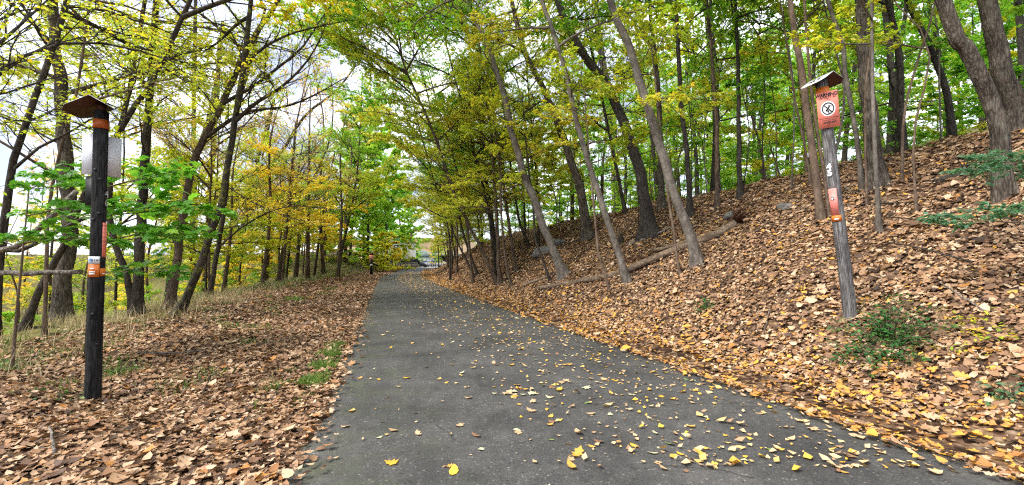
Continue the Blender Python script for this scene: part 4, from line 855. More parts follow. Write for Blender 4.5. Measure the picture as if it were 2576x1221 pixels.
named = [((985, 1177), .105, 'dry_yellow', 1, 'bright yellow leaf alone low on the left half of the asphalt'), ((1141, 1204), .115, 'dry_yellow', 0, 'bright yellow leaf at the bottom edge nearest the camera'),
         ((1452, 1160), .15, 'dry_amber', 2, 'large curled amber leaf low in the middle of the asphalt'), ((1156, 1084), .085, 'dry_tan', 1, 'tan leaf above the two yellow leaves at the bottom'),
         ((1199, 1111), .11, 'dry_brown', 2, 'brown jagged leaf beside the tan leaf near the bottom'), ((1023, 959), .10, 'dry_yellow', 1, 'yellow leaf on its own in the left half of the path'),
         ((955, 1111), .06, 'dry_pale', 0, 'small pale leaf on the left half near the bottom'), ((1505, 1127), .10, 'dry_brown', 2, 'curled brown leaf right of the large amber leaf'),
         ((1597, 1139), .085, 'dry_yellow', 0, 'yellow oval leaf right of the curled brown leaf'), ((1643, 1158), .09, 'dry_pale', 0, 'pale yellow leaf in a short row with amber ones'),
         ((1685, 1133), .09, 'dry_greenleaf', 0, 'yellow green leaf above the cluster at the bottom right'), ((1850, 1185), .14, 'dry_amber', 4, 'long curled amber leaf at the bottom right'),
         ((868, 1082), .085, 'dry_tan', 1, 'tan leaf near the left edge of the asphalt'), ((1385, 1061), .08, 'dry_amber', 0, 'amber leaf upright in the middle of the path'),
         ((2350, 1203), .12, 'dry_tan', 4, 'tan leaf on the asphalt in the bottom right corner'), ((1340, 990), .06, 'dry_pale', 0, 'small pale leaf in the middle of the path')]
for (uv, sz, m_, k, lab) in named:
    p = on_ground(*uv); fallen(p[0], p[1], sz, m_, k, rng, lab, None)
MM = ['dry_yellow', 'dry_amber', 'dry_amber', 'dry_tan', 'dry_tan', 'dry_tan', 'dry_pale', 'dry_brown', 'dry_greenleaf', 'dry_tan', 'dry_tan', 'dry_pale', 'dry_brown', 'dry_tan', 'dry_amber']
n_ = 0
cl = [(rng.uniform(2.6, 12), rng.uniform(-.6, 1.9)) for _ in range(26)]
while n_ < 284:
    if rng.rand() < .45:
        c = cl[rng.randint(26)]; y = c[0] + rng.normal(0, .22); s_ = c[1] + rng.normal(0, .25)
    else:
        y = 2.5 + 10.5 * rng.rand() ** 1.25; s_ = rng.uniform(-1.95, 2.05)
        if rng.rand() > .22 + .78 * sstep(-1.2, .7, s_): continue
    if abs(s_) > 2.0 or y < 2.4: continue
    x = float(xc(y) + s_ / cosang(y))
    if abs(x) > 1.25 * y: continue
    fallen(x, y, float(np.clip(np.exp(rng.normal(math.log(.058), .36)), .025, .115)), MM[rng.randint(len(MM))], rng.randint(6), rng); n_ += 1
# the rest, smaller in the picture, as one scatter
rng = R(10); n_ = 9500; y = 3 + 52 * rng.rand(n_) ** 1.6; s_ = rng.uniform(-1.9, 2.0, n_)
k = rng.rand(n_) < (.10 + .90 * sstep(-1.1, .9, s_)) * np.where(y > 18, .6 + .9 * np.exp(-(s_ / .5) ** 2), .55); y, s_ = y[k], s_[k]; n_ = len(y); s_ = s_ * halfw(y) / 2.0; x = xc(y) + s_ / cosang(y)
nn = unit(np.array([0, 0, 1.]) + rng.normal(0, .22, (n_, 3))); a = rng.rand(n_) * 6.28; d = np.stack([np.cos(a), np.sin(a), 0 * a], -1); d = d - nn * (d * nn).sum(1, keepdims=True)
V, F, tv = leaves(np.stack([x, y, path_z(x, y) + .012], -1), d, nn, np.clip(np.exp(rng.normal(math.log(.045), .45, n_)), .015, .10) * (1 + .012 * y), LITTER_S)
tag(obj('scattered_leaves', mesh('scattered_leaves', V, [F], 'litter_gold', np.repeat(np.clip(rng.normal(.50, .22, n_), 0, 1), tv), smooth=False)), 'many small gold and tan leaves scattered along the asphalt path', 'leaves', None, 'stuff')

# ------------------------------------------------------------------ grass and weeds
def blades(name, label, x, y, h, m, seed, w=.006, lean=.35, tint=None):
    rng = R(seed); n_ = len(x); z = height(x, y); a = rng.rand(n_) * 6.28; ln = rng.normal(0, lean, (n_, 2)) * h[:, None]
    b = np.stack([x, y, z], -1); pr = np.stack([np.cos(a), np.sin(a), 0 * a], -1) * (w * rng.uniform(.6, 1.5, n_))[:, None]
    m1 = b + np.stack([ln[:, 0] * .35, ln[:, 1] * .35, h * .6], -1); tp = b + np.stack([ln[:, 0], ln[:, 1], h], -1)
    V = np.stack([b - pr, b + pr, m1 - pr * .7, m1 + pr * .7, tp], 1).reshape(-1, 3); i = (np.arange(n_) * 5)[:, None]
    f3 = np.concatenate([i + np.array([[0, 1, 3]]), i + np.array([[0, 3, 2]]), i + np.array([[2, 3, 4]])])
    t_ = rng.rand(n_) if tint is None else np.clip(rng.normal(tint, .2, n_), 0, 1)
    return tag(obj(name, mesh(name, V, [f3], m, np.repeat(t_, 5), smooth=False)), label, 'grass', None, 'stuff')
rng = R(12); n_ = 26000; y = 4 + 52 * rng.rand(n_) ** 1.2; s_ = -rng.uniform(5.6, 11.0, n_); k = rng.rand(n_) < sstep(-5.4, -8.2, s_) * (.5 + .5 * np.sin(y * 1.7 + s_ * 2)) + .08; y, s_ = y[k], s_[k]
blades('grass', 'dry pale grass fringing the left verge under the trees', xc(y) + s_ / cosang(y), y, np.abs(rng.normal(.22, .12, len(y))) + .05, 'dry_grass', 13, .005)
n_ = 9000; y = 24 + 36 * rng.rand(n_); s_ = -rng.uniform(4.3, 9, n_); k = rng.rand(n_) < sstep(-4.2 - 2.2 * sstep(45, 26, y), -6.2 - 1.2 * sstep(45, 26, y), s_); y, s_ = y[k], s_[k]
blades('grass', 'green grass strip at the left verge near the distant marker', xc(y) + s_ / cosang(y), y, np.abs(rng.normal(.16, .08, len(y))) + .05, 'grass', 14, .012, tint=.35)
n_ = 9000; c = np.array([on_ground(*p)[:2] for p in [(790, 935), (770, 965), (815, 905), (745, 985), (840, 880)]]); w_ = rng.randint(5, size=n_); x = c[w_, 0] + rng.normal(0, .13, n_); y = c[w_, 1] + rng.normal(0, .2, n_)
k = (sdist(x, y) < -.06 - halfw(y)) & (rng.rand(n_) < sstep(-.2, .8, np.sin(x * 9 + y * 3) + np.sin(y * 7 - x * 4))); blades('grass', 'mossy green patch beside the left edge of the asphalt', x[k], y[k], np.abs(rng.normal(.035, .02, k.sum())) + .035, 'grass', 15, .007, tint=.3)

rng = R(16); nc = 85; cy_ = 5 + 27 * rng.rand(nc) ** 1.2; cs_ = -rng.uniform(3.4, 8.4, nc); w_ = rng.randint(nc, size=5200); y = cy_[w_] + rng.normal(0, .16, 5200); s_ = cs_[w_] + rng.normal(0, .16, 5200)
blades('grass', 'thin scattered tufts of green grass through the left verge litter', xc(y) + s_ / cosang(y), y, np.abs(rng.normal(.06, .03, 5200)) + .04, 'grass', 17, .006, tint=.35)
def plant(name, label, pos, rad, hgt, nst, m, seed, lsize=.035, cat='plant', template=LEAF, per=16, group=None, flat=.35):
    rng = R(seed); t = tag(empty(name, pos), label, cat, group); g = Geo(); LP, LD = [], []
    for k in range(nst):
        a = rng.rand() * 6.28; q = rng.rand() ** .6 * rad; tip = np.array([math.cos(a) * q, math.sin(a) * q, hgt * rng.uniform(.5, 1.1) * (1 - .5 * q / rad)])
        tip[2] += float(height(pos[0] + tip[0], pos[1] + tip[1])) - pos[2]
        st = spline([(tip[0] * .15, tip[1] * .15, -.03), (tip[0] * .5, tip[1] * .5, tip[2] * .75), tip], 6); g.tube(st, np.linspace(.006, .002, 6), 3, False)
        e = rng.uniform(.3, 1, per); P = np.stack([np.interp(e, np.linspace(0, 1, 6), st[:, c]) for c in range(3)], -1); LP.append(P + rng.normal(0, lsize * .9, (per, 3)) * np.array([1, 1, .4])); LD.append(np.stack([rng.normal(0, 1, per), rng.normal(0, 1, per), rng.normal(-.1, .3, per)], -1))
    LP = np.concatenate(LP); LD = np.concatenate(LD); n_ = len(LP)
    V, F, tv = leaves(LP, LD, unit(np.array([0, 0, 1.]) + rng.normal(0, flat, (n_, 3))), lsize * rng.uniform(.6, 1.4, n_), template)
    g.build('stem', 'bark_sapling', t); obj('foliage', mesh('foliage', V, [F], m, np.repeat(np.clip(rng.normal(.5, .25, n_), 0, 1), tv), smooth=False), t); return t
plant('shrub', 'low dense dark green shrub at the foot of the grey post', on_ground(2235, 872), .68, .30, 75, 'leaf_shrub', 20, .05, 'shrub', per=18)
plant('seedling', 'small green seedling on the bank below the smooth grey trunk', on_ground(1772, 782), .22, .25, 16, 'leaf_shrub', 21, .045, per=10)
plant('seedling', 'dark green seedling at the right photo edge low on the bank', on_ground(2545, 1010), .25, .14, 10, 'leaf_bluegreen', 22, .06, per=8)
plant('weed', 'green weeds growing at the left photo edge in the litter', on_ground(12, 935), .45, .2, 22, 'leaf_darkgreen', 23, .06, per=8)
plant('weed', 'leafy weeds in the litter in front left of the black post', on_ground(140, 1005), .35, .12, 12, 'leaf_darkgreen', 24, .055, per=6)
plant('weed', 'low weeds right of the black post foot', on_ground(305, 945), .35, .12, 20, 'leaf_darkgreen', 25, .04, per=8)
plant('weed', 'patch of green weeds in the middle of the left verge', on_ground(745, 755), .7, .14, 30, 'leaf_green', 26, .05, per=10)
plant('weed', 'yellowish weeds on the bank right of the green shrub', on_ground(2460, 850), .4, .12, 16, 'leaf_yellowgreen', 27, .05, per=9)
def spray(label, u, v, y, seed, az, n_=3):
    b = at_y(u, v, y); g0 = np.array([b[0] + .5, b[1] + .1, float(height(b[0] + .5, b[1] + .1))]); rng = R(seed)
    t = tag(empty('sapling', g0), label, 'sapling'); g = Geo(); q = b - g0; g.tube(spline([(0, 0, -.05), (q[0] * .3, q[1] * .3, q[2] * .8), q], 7), np.linspace(.008, .004, 7), 4); g.build('trunk', 'bark_sapling', t)
    for k in range(n_): add_limb(t, q, math.radians(az + rng.uniform(-35, 35)), math.radians(rng.uniform(-6, 8)), 's', 'd', 'leaf_bluegreen', 'bark_sapling', rng, rng.uniform(.5, .75))
spray('blue green spray of leaves before the big leaning trunk', 2576, 410, 5.2, 70, 175)
spray('blue green sapling leaves at the right photo edge mid bank', 2600, 560, 4.6, 71, 180)

# ------------------------------------------------------------------ maple saplings by the black post
def maple(label, base, P, limbs, seed):
    b = np.array([*base, float(height(*base))]); t = tag(empty('maple_sapling', b), label, 'sapling'); rng = R(seed)
    me, Q, r = trunk_mesh(np.asarray(P, float), .022, .008, 6, rng, 'bark_sapling', .2, 8); obj('trunk', me, t)
    for (h, az, el, sc) in limbs:
        j = min(int(np.searchsorted(Q[:, 2], h)), len(Q) - 1); add_limb(t, Q[j], math.radians(az), math.radians(el), 'maple', 'd', 'leaf_maple', 'bark_sapling', rng, sc)
b_ = at_y(236, 700, 6.9)
maple('bright green maple sapling right behind the black marker post', (b_[0], b_[1]), [(0, 0, 0), (-.05, 0, 1.2), (.05, 0, 2.2), (0, 0, 3.2)],
      [(1.3, -8, 0, .9), (1.55, 25, 4, 1.0), (1.75, 0, 6, 1.15), (2.0, -20, 5, 1.0), (2.2, 15, 10, 1.1), (2.45, -5, 12, .95), (2.7, 30, 15, .8), (2.6, 190, 15, .6), (2.0, 200, 5, .6)], 81)
b_ = at_y(40, 700, 6.0)
maple('bright green maple sapling left of the black marker post', (b_[0], b_[1]), [(0, 0, 0), (.05, 0, 1.2), (.12, 0, 2.6)],
      [(1.5, 5, 4, .75), (1.8, 350, 6, .85), (2.1, 15, 8, .8), (2.3, 340, 12, .7), (1.6, 300, 5, .6), (2.4, 60, 15, .6)], 82)

# ------------------------------------------------------------------ dead wood
def log(name, label, pts3, r, wood, seed, cat='log', r1=None, sides=10, knots=4):
    rng = R(seed); P = np.asarray(pts3, float); c = P.mean(0); t = tag(empty(name, P[0]), label, cat)
    Q = spline(P - P[0], 16); Q[1:-1] += rng.normal(0, r * .12, (14, 3)); rr = np.linspace(r, r1 or r * .6, 16)
    g = Geo(); g.tube(Q, rr, sides, True, .07, rng); g.build('trunk', wood, t)
    for k in range(knots):
        i = rng.randint(2, 14); a = rng.normal(0, 1, 3); a[2] = abs(a[2]); a = unit(a); L_ = r * rng.uniform(2, 5)
        g = Geo(); g.tube([Q[i], Q[i] + a * L_ * .6, Q[i] + a * L_ + rng.normal(0, r * .4, 3)], [r * .3, r * .2, r * .1], 5); g.build('branch_stub', wood, t)
    return t
def lay(pts, lift): return [on_ground(*p) + np.array([0, 0, lift]) for p in pts]
lg = log('fallen_log', 'long fallen log on the bank ending in a torn root plate', lay([(1357, 730), (1460, 713), (1558, 694), (1655, 655), (1729, 624), (1802, 598), (1850, 570)], .06), .075, 'bark_log', 91, r1=.11)
rt = on_ground(1856, 566) - np.array(lg.location); rng = R(92); g = Geo()
for k in range(13):
    a = unit(np.array([rng.normal(.1, .8), rng.normal(0, .5), abs(rng.normal(.5, .6))])); L_ = rng.uniform(.16, .42); g.tube([rt + [0, 0, .1], rt + [0, 0, .1] + a * L_ * .5 + rng.normal(0, .04, 3), rt + [0, 0, .1] + a * L_ + rng.normal(0, .08, 3)], [.10, .055, .015], 6, True, .1, rng)
g.build('root_plate', 'bark_rot', lg)
log('fallen_log', 'second log lying behind and along the upper half of the long log', lay([(1643, 636), (1690, 626), (1735, 612)], .06), .06, 'bark_log', 93)
log('fallen_log', 'short log at the foot of the torn grey trunk', lay([(1316, 722), (1360, 706), (1408, 690)], .05), .075, 'bark_log', 94)
log('fallen_log', 'dark rotten log piece above the middle of the long log', lay([(1566, 661), (1600, 655), (1630, 650)], .04), .055, 'bark_rot', 95)
log('fallen_log', 'lichen grey log on the upper bank under the black kinked trunk', lay([(1580, 618), (1630, 603), (1690, 575)], .05), .05, 'bark_deadwood', 96)
log('fallen_log', 'dark log along the ridge left of the dark upright trunk', lay([(1400, 560), (1450, 532), (1545, 488)], .05), .05, 'bark_dark', 97)
log('fallen_log', 'grey log on the ridge right of the straight slim trunk', lay([(1750, 470), (1800, 462), (1860, 452)], .06), .06, 'bark_dark', 98)
log('fallen_log', 'half buried dark log below the big leaning trunk', lay([(2350, 462), (2400, 448), (2450, 428)], .02), .05, 'bark_black', 99, r1=.06)
log('fallen_branch', 'thin pale branch lying right of the grey post', lay([(2125, 478), (2180, 500), (2235, 515)], .04), .016, 'bark_deadwood', 100, 'branch', sides=5)
log('fallen_branch', 'dark fallen branch crossing behind the grey post', lay([(2100, 525), (2190, 518), (2290, 515)], .03), .03, 'bark_dark', 101, 'branch', sides=6)
log('fallen_branch', 'thin bare branch leaning on the bank left of the grey post', lay([(1900, 590), (1960, 550), (2040, 525)], .05), .018, 'bark_log', 102, 'branch', sides=5)
log('fallen_branch', 'dark stick lying flat under the grey leaning trunk', lay([(505, 806), (530, 803), (560, 800)], .02), .025, 'bark_dark', 103, 'branch', sides=5)
log('fallen_branch', 'long brown stick in the litter below the left trees', lay([(370, 812), (440, 816), (500, 812)], .01), .025, 'bark_log', 104, 'branch', sides=5)
log('fallen_branch', 'crooked black stick on the verge grass', lay([(680, 745), (700, 735), (712, 738)], .06), .03, 'bark_black', 105, 'branch', sides=5)
log('fallen_branch', 'dark stick left of the black post in the litter', lay([(70, 868), (100, 858), (128, 852)], .02), .015, 'bark_dark', 106, 'branch', sides=5)
y0 = 6.3
def grd(u, y): p = at_y(u, 700, y); p[2] = height(p[0], p[1]); return p
log('broken_log', 'grey broken log jutting in level behind the black post', [grd(-330, y0 + .4), at_y(-60, 708, y0), at_y(60, 690, y0), at_y(140, 686, y0), at_y(204, 684, y0)], .040, 'bark_deadwood', 107, knots=3, r1=.036)
log('broken_log', 'split pale dead trunk slanting up behind the black post', [grd(-200, 7.6), at_y(-50, 665, 7.4), at_y(50, 615, 7.4), at_y(130, 545, 7.4), at_y(192, 482, 7.4)], .052, 'bark_deadwood', 108, knots=4, r1=.04)
log('broken_log', 'dark dead limb rising from the photo edge toward the black post', [grd(-180, 8.0), at_y(-40, 660, 7.9), at_y(60, 628, 7.9), at_y(130, 590, 7.9), at_y(215, 548, 7.9)], .045, 'bark_dark', 109, knots=3, r1=.035)
log('broken_log', 'bare crooked limb running right from behind the black post', [grd(228, 7.1), at_y(232, 620, 7.15), at_y(248, 548, 7.2), at_y(300, 530, 7.2), at_y(360, 520, 7.4), at_y(430, 470, 7.8)], .04, 'bark_dark', 110, knots=3, r1=.015)
rng = R(140)
for k, (u, v, w) in enumerate([(1620, 800, 'below the long log'), (1820, 720, 'right of the smooth grey trunk foot'), (1930, 820, 'in the lower bank litter'), (2030, 700, 'left of the grey post foot'), (2330, 640, 'right of the grey post'), (2420, 760, 'above the yellowish weeds'), (1880, 650, 'below the root plate'), (2250, 560, 'uphill of the grey post'), (430, 900, 'right of the black post'), (600, 830, 'in the left verge'), (520, 980, 'low on the left verge'), (130, 1120, 'in the bottom left litter'), (700, 870, 'near the path on the left verge')]):
    a = rng.rand() * 3.14; L_ = rng.uniform(.25, .6); p = on_ground(u, v); q = [p + np.array([math.cos(a) * L_ * f, math.sin(a) * L_ * f, 0]) for f in (-1, .1, 1)]
    for z_ in q: z_[2] = float(height(z_[0], z_[1])) + .05 + rng.uniform(0, .03)
    log('fallen_twig', 'thin grey brown twig lying %s' % w, q, rng.uniform(.007, .013), ['bark_log', 'bark_dark', 'bark_deadwood'][k % 3], 150 + k, 'twig', sides=5, knots=2)
# stump and rocks
def blob(name, label, c, rad, m, seed, cat):
    rng = R(seed); nu, nv_ = 14, 8; V = []
    ph = rng.rand(6) * 6.28
    for i in range(nv_ + 1):
        v = math.pi * i / nv_
        for j in range(nu):
            u = 2 * math.pi * j / nu; d = np.array([math.sin(v) * math.cos(u), math.sin(v) * math.sin(u), math.cos(v)])
            r_ = 1 + .22 * math.sin(2 * u + ph[0] + 2 * v) + .15 * math.sin(3 * u + ph[1]) * math.sin(v) + .12 * math.sin(5 * v + ph[2] + u) + rng.normal(0, .04)
            d = np.sign(d) * np.abs(d) ** .8; V.append(d * r_ * np.array(rad))
    i = np.arange(nv_)[:, None] * nu; j = np.arange(nu)[None]; j2 = (j + 1) % nu
    return tag(obj(name, mesh(name, V, [np.stack([i + j, i + nu + j, i + nu + j2, i + j2], -1).reshape(-1, 4)], m, smooth=False), None, c), label, cat)
blob('rock', 'long mossy grey rock on the bank behind the torn grey trunk', on_ground(1372, 636), (.6, .35, .28), 'rock', 1, 'rock')
blob('rock', 'pale flat rock beside the mossy rock', on_ground(1410, 612), (.55, .25, .16), 'rock', 2, 'rock')
blob('rock', 'small rock on the upper bank near the root plate', on_ground(1838, 545), (.16, .12, .12), 'rock', 3, 'rock')
blob('rock', 'small pale rock on the bank left of the post clump', on_ground(1975, 525), (.16, .12, .10), 'rock', 4, 'rock')
b_ = on_ground(1560, 618); t = tag(empty('stump', b_), 'broken mossy stump beside the slim grey leaning trunk', 'stump'); g = Geo(); rng = R(120)
g.tube([(0, 0, -.1), (0, 0, .05), (.02, 0, .25), (.0, 0, .42)], [.16, .13, .11, .09], 10, True, .15, rng); g.build('trunk', 'bark_mossy', t)
for k in range(5): g = Geo(); a = k * 1.26; g.tube([(.07 * math.cos(a), .07 * math.sin(a), .35), (.09 * math.cos(a), .09 * math.sin(a), .5 + rng.rand() * .12)], [.03, .004], 4); g.build('splinter', 'bark_log', t)
b_ = on_ground(1135, 692); t = tag(empty('root_ball', b_), 'dark uprooted root ball at the right edge of the path', 'root ball'); rng = R(121); g = Geo()
g.tube([(-.2, 0, .1), (.3, .1, .3), (.9, .1, .35), (1.5, 0, .4)], [.16, .25, .3, .12], 9, True, .25, rng); g.build('trunk', 'bark_rot', t)
for k in range(9):
    p = np.array([rng.uniform(-.1, 1.4), 0, .3]); a = unit(np.array([rng.normal(-.3, .7), rng.normal(0, .6), rng.normal(.2, .5)])); g = Geo(); L_ = rng.uniform(.4, .9)
    g.tube([p, p + a * L_ * .5, p + a * L_ + rng.normal(0, .12, 3)], [.07, .04, .012], 5); g.build('root', 'bark_rot', t)

# ------------------------------------------------------------------ marker posts
def text(body, size, parent, loc, m='ink', rot=(math.radians(90), 0, 0), sx=1.0, align='CENTER', name='lettering', bold=0.0):
    c = bpy.data.curves.new('lettering', 'FONT'); c.body = body; c.size = size; c.align_x = align; c.align_y = 'CENTER'; c.offset = bold
    o = bpy.data.objects.new('lettering', c); COL.objects.link(o); bpy.context.view_layer.update()
    me = bpy.data.meshes.new_from_object(o.evaluated_get(bpy.context.evaluated_depsgraph_get())); bpy.data.objects.remove(o); bpy.data.curves.remove(c)
    me.materials.clear(); me.materials.append(MAT[m])
    return obj(name, me, parent, loc, rot, (sx, 1, 1))
def disc(name, r, parent, loc, m, r_in=0, n_=28, sy=1.0):
    th = np.linspace(0, 2 * math.pi, n_, endpoint=False); V = np.stack([r * np.cos(th), 0 * th, r * sy * np.sin(th)], -1)
    if r_in: V = np.vstack([V, V * r_in / r]); F = [[i, (i + 1) % n_, n_ + (i + 1) % n_, n_ + i] for i in range(n_)]
    else: V = np.vstack([V, [[0, 0, 0]]]); F = [[n_, i, (i + 1) % n_] for i in range(n_)]
    return obj(name, mesh(name, V, [np.array(F)], m, smooth=False), parent, loc)
def box(name, d, parent, loc, m, rot=(0, 0, 0)):
    g = Geo(); g.box((0, 0, 0), d); return g.build(name, m, parent, smooth=False, loc=loc, rot=rot)
def arc_plate(name, parent, r, a0, a1, z0, z1, m, n_=10, th=.003):
    a = np.radians(np.linspace(a0, a1, n_)); V = []
    for rr in (r, r + th):
        for z in (z0, z1): V += [(rr * math.sin(x), -rr * math.cos(x), z) for x in a]
    i = np.arange(n_ - 1); F = np.concatenate([np.stack(q_, -1) for q_ in [(i + 2 * n_, i + 1 + 2 * n_, i + 1 + 3 * n_, i + 3 * n_), (i, i + n_, i + n_ + 1, i + 1), (i, i + 1, i + 1 + 2 * n_, i + 2 * n_), (i + n_, i + 3 * n_, i + 3 * n_ + 1, i + n_ + 1)]])
    F = np.vstack([F, [[0, 2 * n_, 3 * n_, n_], [n_ - 1, 2 * n_ - 1, 4 * n_ - 1, 3 * n_ - 1]]])
    return obj(name, mesh(name, V, [F], m, smooth=False), parent)
def hood(t, z, yaw, halfw_, length, pitch, top):
    """bent sheet roof, clipped corners; ridge along local y of the yawed frame"""
    for sgn, nm in ((1, 'hood_sheet'), (-1, 'hood_sheet')):
        cz = .07; p = [(0, -length / 2), (halfw_ - cz, -length / 2), (halfw_, -length / 2 + cz), (halfw_, length / 2 - cz), (halfw_ - cz, length / 2), (0, length / 2)]
        V = []
        for dz in (0, .004): V += [(sgn * x * math.cos(pitch), y, -x * math.sin(pitch) + dz + (.001 if sgn > 0 else 0)) for x, y in p]
        top_f = [[6, 6 + i, 7 + i] for i in range(1, 5)]; bot_f = [[0, i + 1, i] for i in range(1, 5)]; side = [[i, (i + 1) % 6, 6 + (i + 1) % 6, 6 + i] for i in range(6)]
        me = mesh(nm, V, [np.array(top_f + bot_f), np.array(side)], [top, 'hood_under'], smooth=False, mi=[0] * 4 + [1] * 4 + [0] * 6)
        obj(nm, me, t, (0, 0, z), (0, 0, yaw))
def post_root(label, base, lean=(0, 0), name='marker_post'):
    az = math.atan2(base[0], base[1]); e = tag(empty(name, base), label, 'post'); e.rotation_mode = 'ZYX'; e.rotation_euler = (lean[1], lean[0], -az); return e, -az
def no_dig(parent, c, r, yoff):
    disc('symbol_field', r, parent, (c[0], yoff, c[1]), 'white_paint'); rg = disc('symbol_ring', r * .84, parent, (c[0], yoff - .0015, c[1]), 'ink', r * .68)
    box('symbol_slash', (r * 1.6, .001, r * .14), rg, (0, -.0002, 0), 'ink', (0, math.radians(45), 0))
    box('symbol_tool', (r * .85, .001, r * .20), rg, (-r * .02, -.0012, r * .02), 'ink', (0, math.radians(-50), 0))
    g = Geo(); g.prism([(-r * .18, -r * .25), (r * .0, -r * .62), (r * .16, -r * .25), (r * .05, -r * .38), (-r * .05, -r * .38)], 0, .001); g.build('symbol_blade', 'ink', rg, smooth=False, loc=(0, -.001, 0))
    for k in range(2): box('symbol_line', (r * .5, .001, r * .05), rg, (r * .30 - .1 * k * r, -.0008, r * (.36 - .9 * k)), 'ink', (0, math.radians(20 - 60 * k), 0))
# black post left of the path
b_ = on_ground(233, 1011); t, rz = post_root('black timber marker post standing in the leaves left of the path', b_, (math.radians(-.6), 0))
g = Geo(); g.tube([(0, 0, -.3), (0, 0, 0), (0, 0, .8), (.004, 0, 1.6), (0, 0, 2.4), (0, 0, 3.2)], [.066, .064, .061, .060, .058, .057], 20, True, .012, R(130)); g.build('pole', 'pole_black', t); t.scale = (1.1, 1.1, 1)
r_ = .0615
arc_plate('sleeve', t, .0605, -180, 180, 3.0, 3.1, 'band_burnt', 28)
hood(t, 3.31, -rz + math.radians(16), .30, .40, math.radians(33), 'metal_grey')
for k, (a, z) in enumerate([(-35, 2.53), (8, 2.43), (-40, 1.98), (20, .62), (-20, .95), (5, 2.05)]):
    g = Geo(); rr_ = .0645; p = np.array([rr_ * math.sin(math.radians(a)), -rr_ * math.cos(math.radians(a)), z]); d = p * [1, 1, 0] / rr_; g.tube([p - d * .01, p, p + d * .0045], [.02, .014, .006], 8, True, .2, R(k)); g.build('knot', 'ink', t)
arc_plate('hood_bracket', t, .035, -180, 180, 3.19, 3.29, 'hood_under', 14)
o = box('sign_plate', (.17, .005, .46), t, (-.05, .075, 2.72), 'sign_back', (0, 0, math.radians(-14)))
o = box('sign_plate', (.20, .005, .46), t, (.065, .08, 2.72), 'sign_back', (0, 0, math.radians(16)))
box('sign_plate', (.12, .006, .33), t, (-.045, .078, 2.31), 'sign_dark', (0, 0, math.radians(-20)))
lb = arc_plate('company_label', t, r_ + .001, -78, 20, 1.495, 1.575, 'white_paint'); rot_of = lambda a: (math.radians(90), 0, math.radians(a))
def stick(body, size, a, z, m, sx=1.0, par=None): 
    return text(body, size, par, ((r_ + .006) * math.sin(math.radians(a)), -(r_ + .006) * math.cos(math.radians(a)), z), m, rot_of(a), sx)
gl = disc('globe_logo', .021, lb, ((r_ + .007) * math.sin(math.radians(-42)), -(r_ + .007) * math.cos(math.radians(-42)), 1.535), 'label_blue'); gl.rotation_euler = (0, 0, math.radians(-42))
for k in range(3): w_ = box('globe_stripe', (.030 - .006 * abs(k - 1), .0006, .004), gl, (0, -.001, .012 - .012 * k), 'white_paint')
stick('AT&T', .03, -8, 1.535, 'ink', 1.0, lb)
lo = arc_plate('warning_label', t, r_ + .001, -78, 20, 1.35, 1.49, 'band_orange')
for k, (a, z, w_) in enumerate([(-30, 1.443, .036), (-30, 1.406, .05), (-30, 1.384, .05)]):
    o = box('white_line', (w_, .001, .013), lo, ((r_ + .0065) * math.sin(math.radians(a)), -(r_ + .0065) * math.cos(math.radians(a)), z), 'white_paint', (0, 0, math.radians(a)))
stick('CAUTION', .017, -30, 1.472, 'ink', 1.0, lo)
lo = arc_plate('warning_label', t, r_ + .001, 24, 110, 1.36, 1.445, 'band_orange')
o = box('white_line', (.034, .001, .012), lo, ((r_ + .0065) * math.sin(math.radians(52)), -(r_ + .0065) * math.cos(math.radians(52)), 1.385), 'white_paint', (0, 0, math.radians(52)))
lo = arc_plate('red_label', t, r_ + .001, 32, 120, 1.57, 1.95, 'sign_salmon')
stick('WARNING', .022, 52, 1.915, 'ink', .8, lo)
for k in range(5): stick('CALL BEFORE DIGGING'[:8 + k], .012, 52, 1.88 - .045 * k, 'ink', .8, lo)
for k, dg in enumerate('46'): o = stick(dg, .11, 58, 2.27 - .10 * k, 'number_metal', 1.0, t); o.name = 'number'
# grey post on the right bank
b_ = on_ground(2140, 803); t, rz = post_root('weathered grey leaning marker post with salmon warning sign on the bank', b_, (math.radians(-5.2), 0))
g = Geo(); g.tube([(0, 0, -.3), (0, 0, 0), (.005, 0, .8), (0, 0, 1.6), (0, 0, 2.4), (0, 0, 3.17)], [.082, .079, .075, .072, .070, .068], 18, True, .03, R(131)); g.build('pole', 'pole_grey', t)
arc_plate('sleeve', t, .0745, -180, 180, 2.93, 3.06, 'band_orange', 28)
hood(t, 3.22, -rz + math.radians(16), .25, .35, math.radians(30), 'metal_white')
arc_plate('hood_bracket', t, .04, -180, 180, 3.1, 3.2, 'hood_under', 14)
yw = -rz + math.radians(16)
o = text('45', .18, t, (-.17 * math.cos(yw) * .9, -.17 * math.sin(yw) * .9, 3.135), 'ink', (0, 0, 0), 1.0, name='number')
o.matrix_local = Matrix.Translation((0, 0, 3.222 + .008)) @ Matrix.Rotation(yw, 4, 'Z') @ Matrix.Rotation(math.radians(-30), 4, 'Y') @ Matrix.Translation((-.13, 0, 0)) @ Matrix.Rotation(math.radians(-90), 4, 'Z')
sg = box('warning_sign', (.285, .004, .475), t, (.035, -.086, 2.745), 'sign_salmon', (0, math.radians(1.5), math.radians(6)))
sg.scale = (.80, 1, 1)
def st(body, size, z, sx=1.0, bold=0.0): return text(body, size, sg, (0, -.0036, z), 'ink', (math.radians(90), 0, 0), sx, bold=bold)
st('WARNING!', .064, .194, .92, .003); st('BURIED FIBER OPTIC CABLE', .030, .158, .62, .0005); st('IN THIS VICINITY', .018, .128, .8)
no_dig(sg, (0, .012), .098, -.0032)
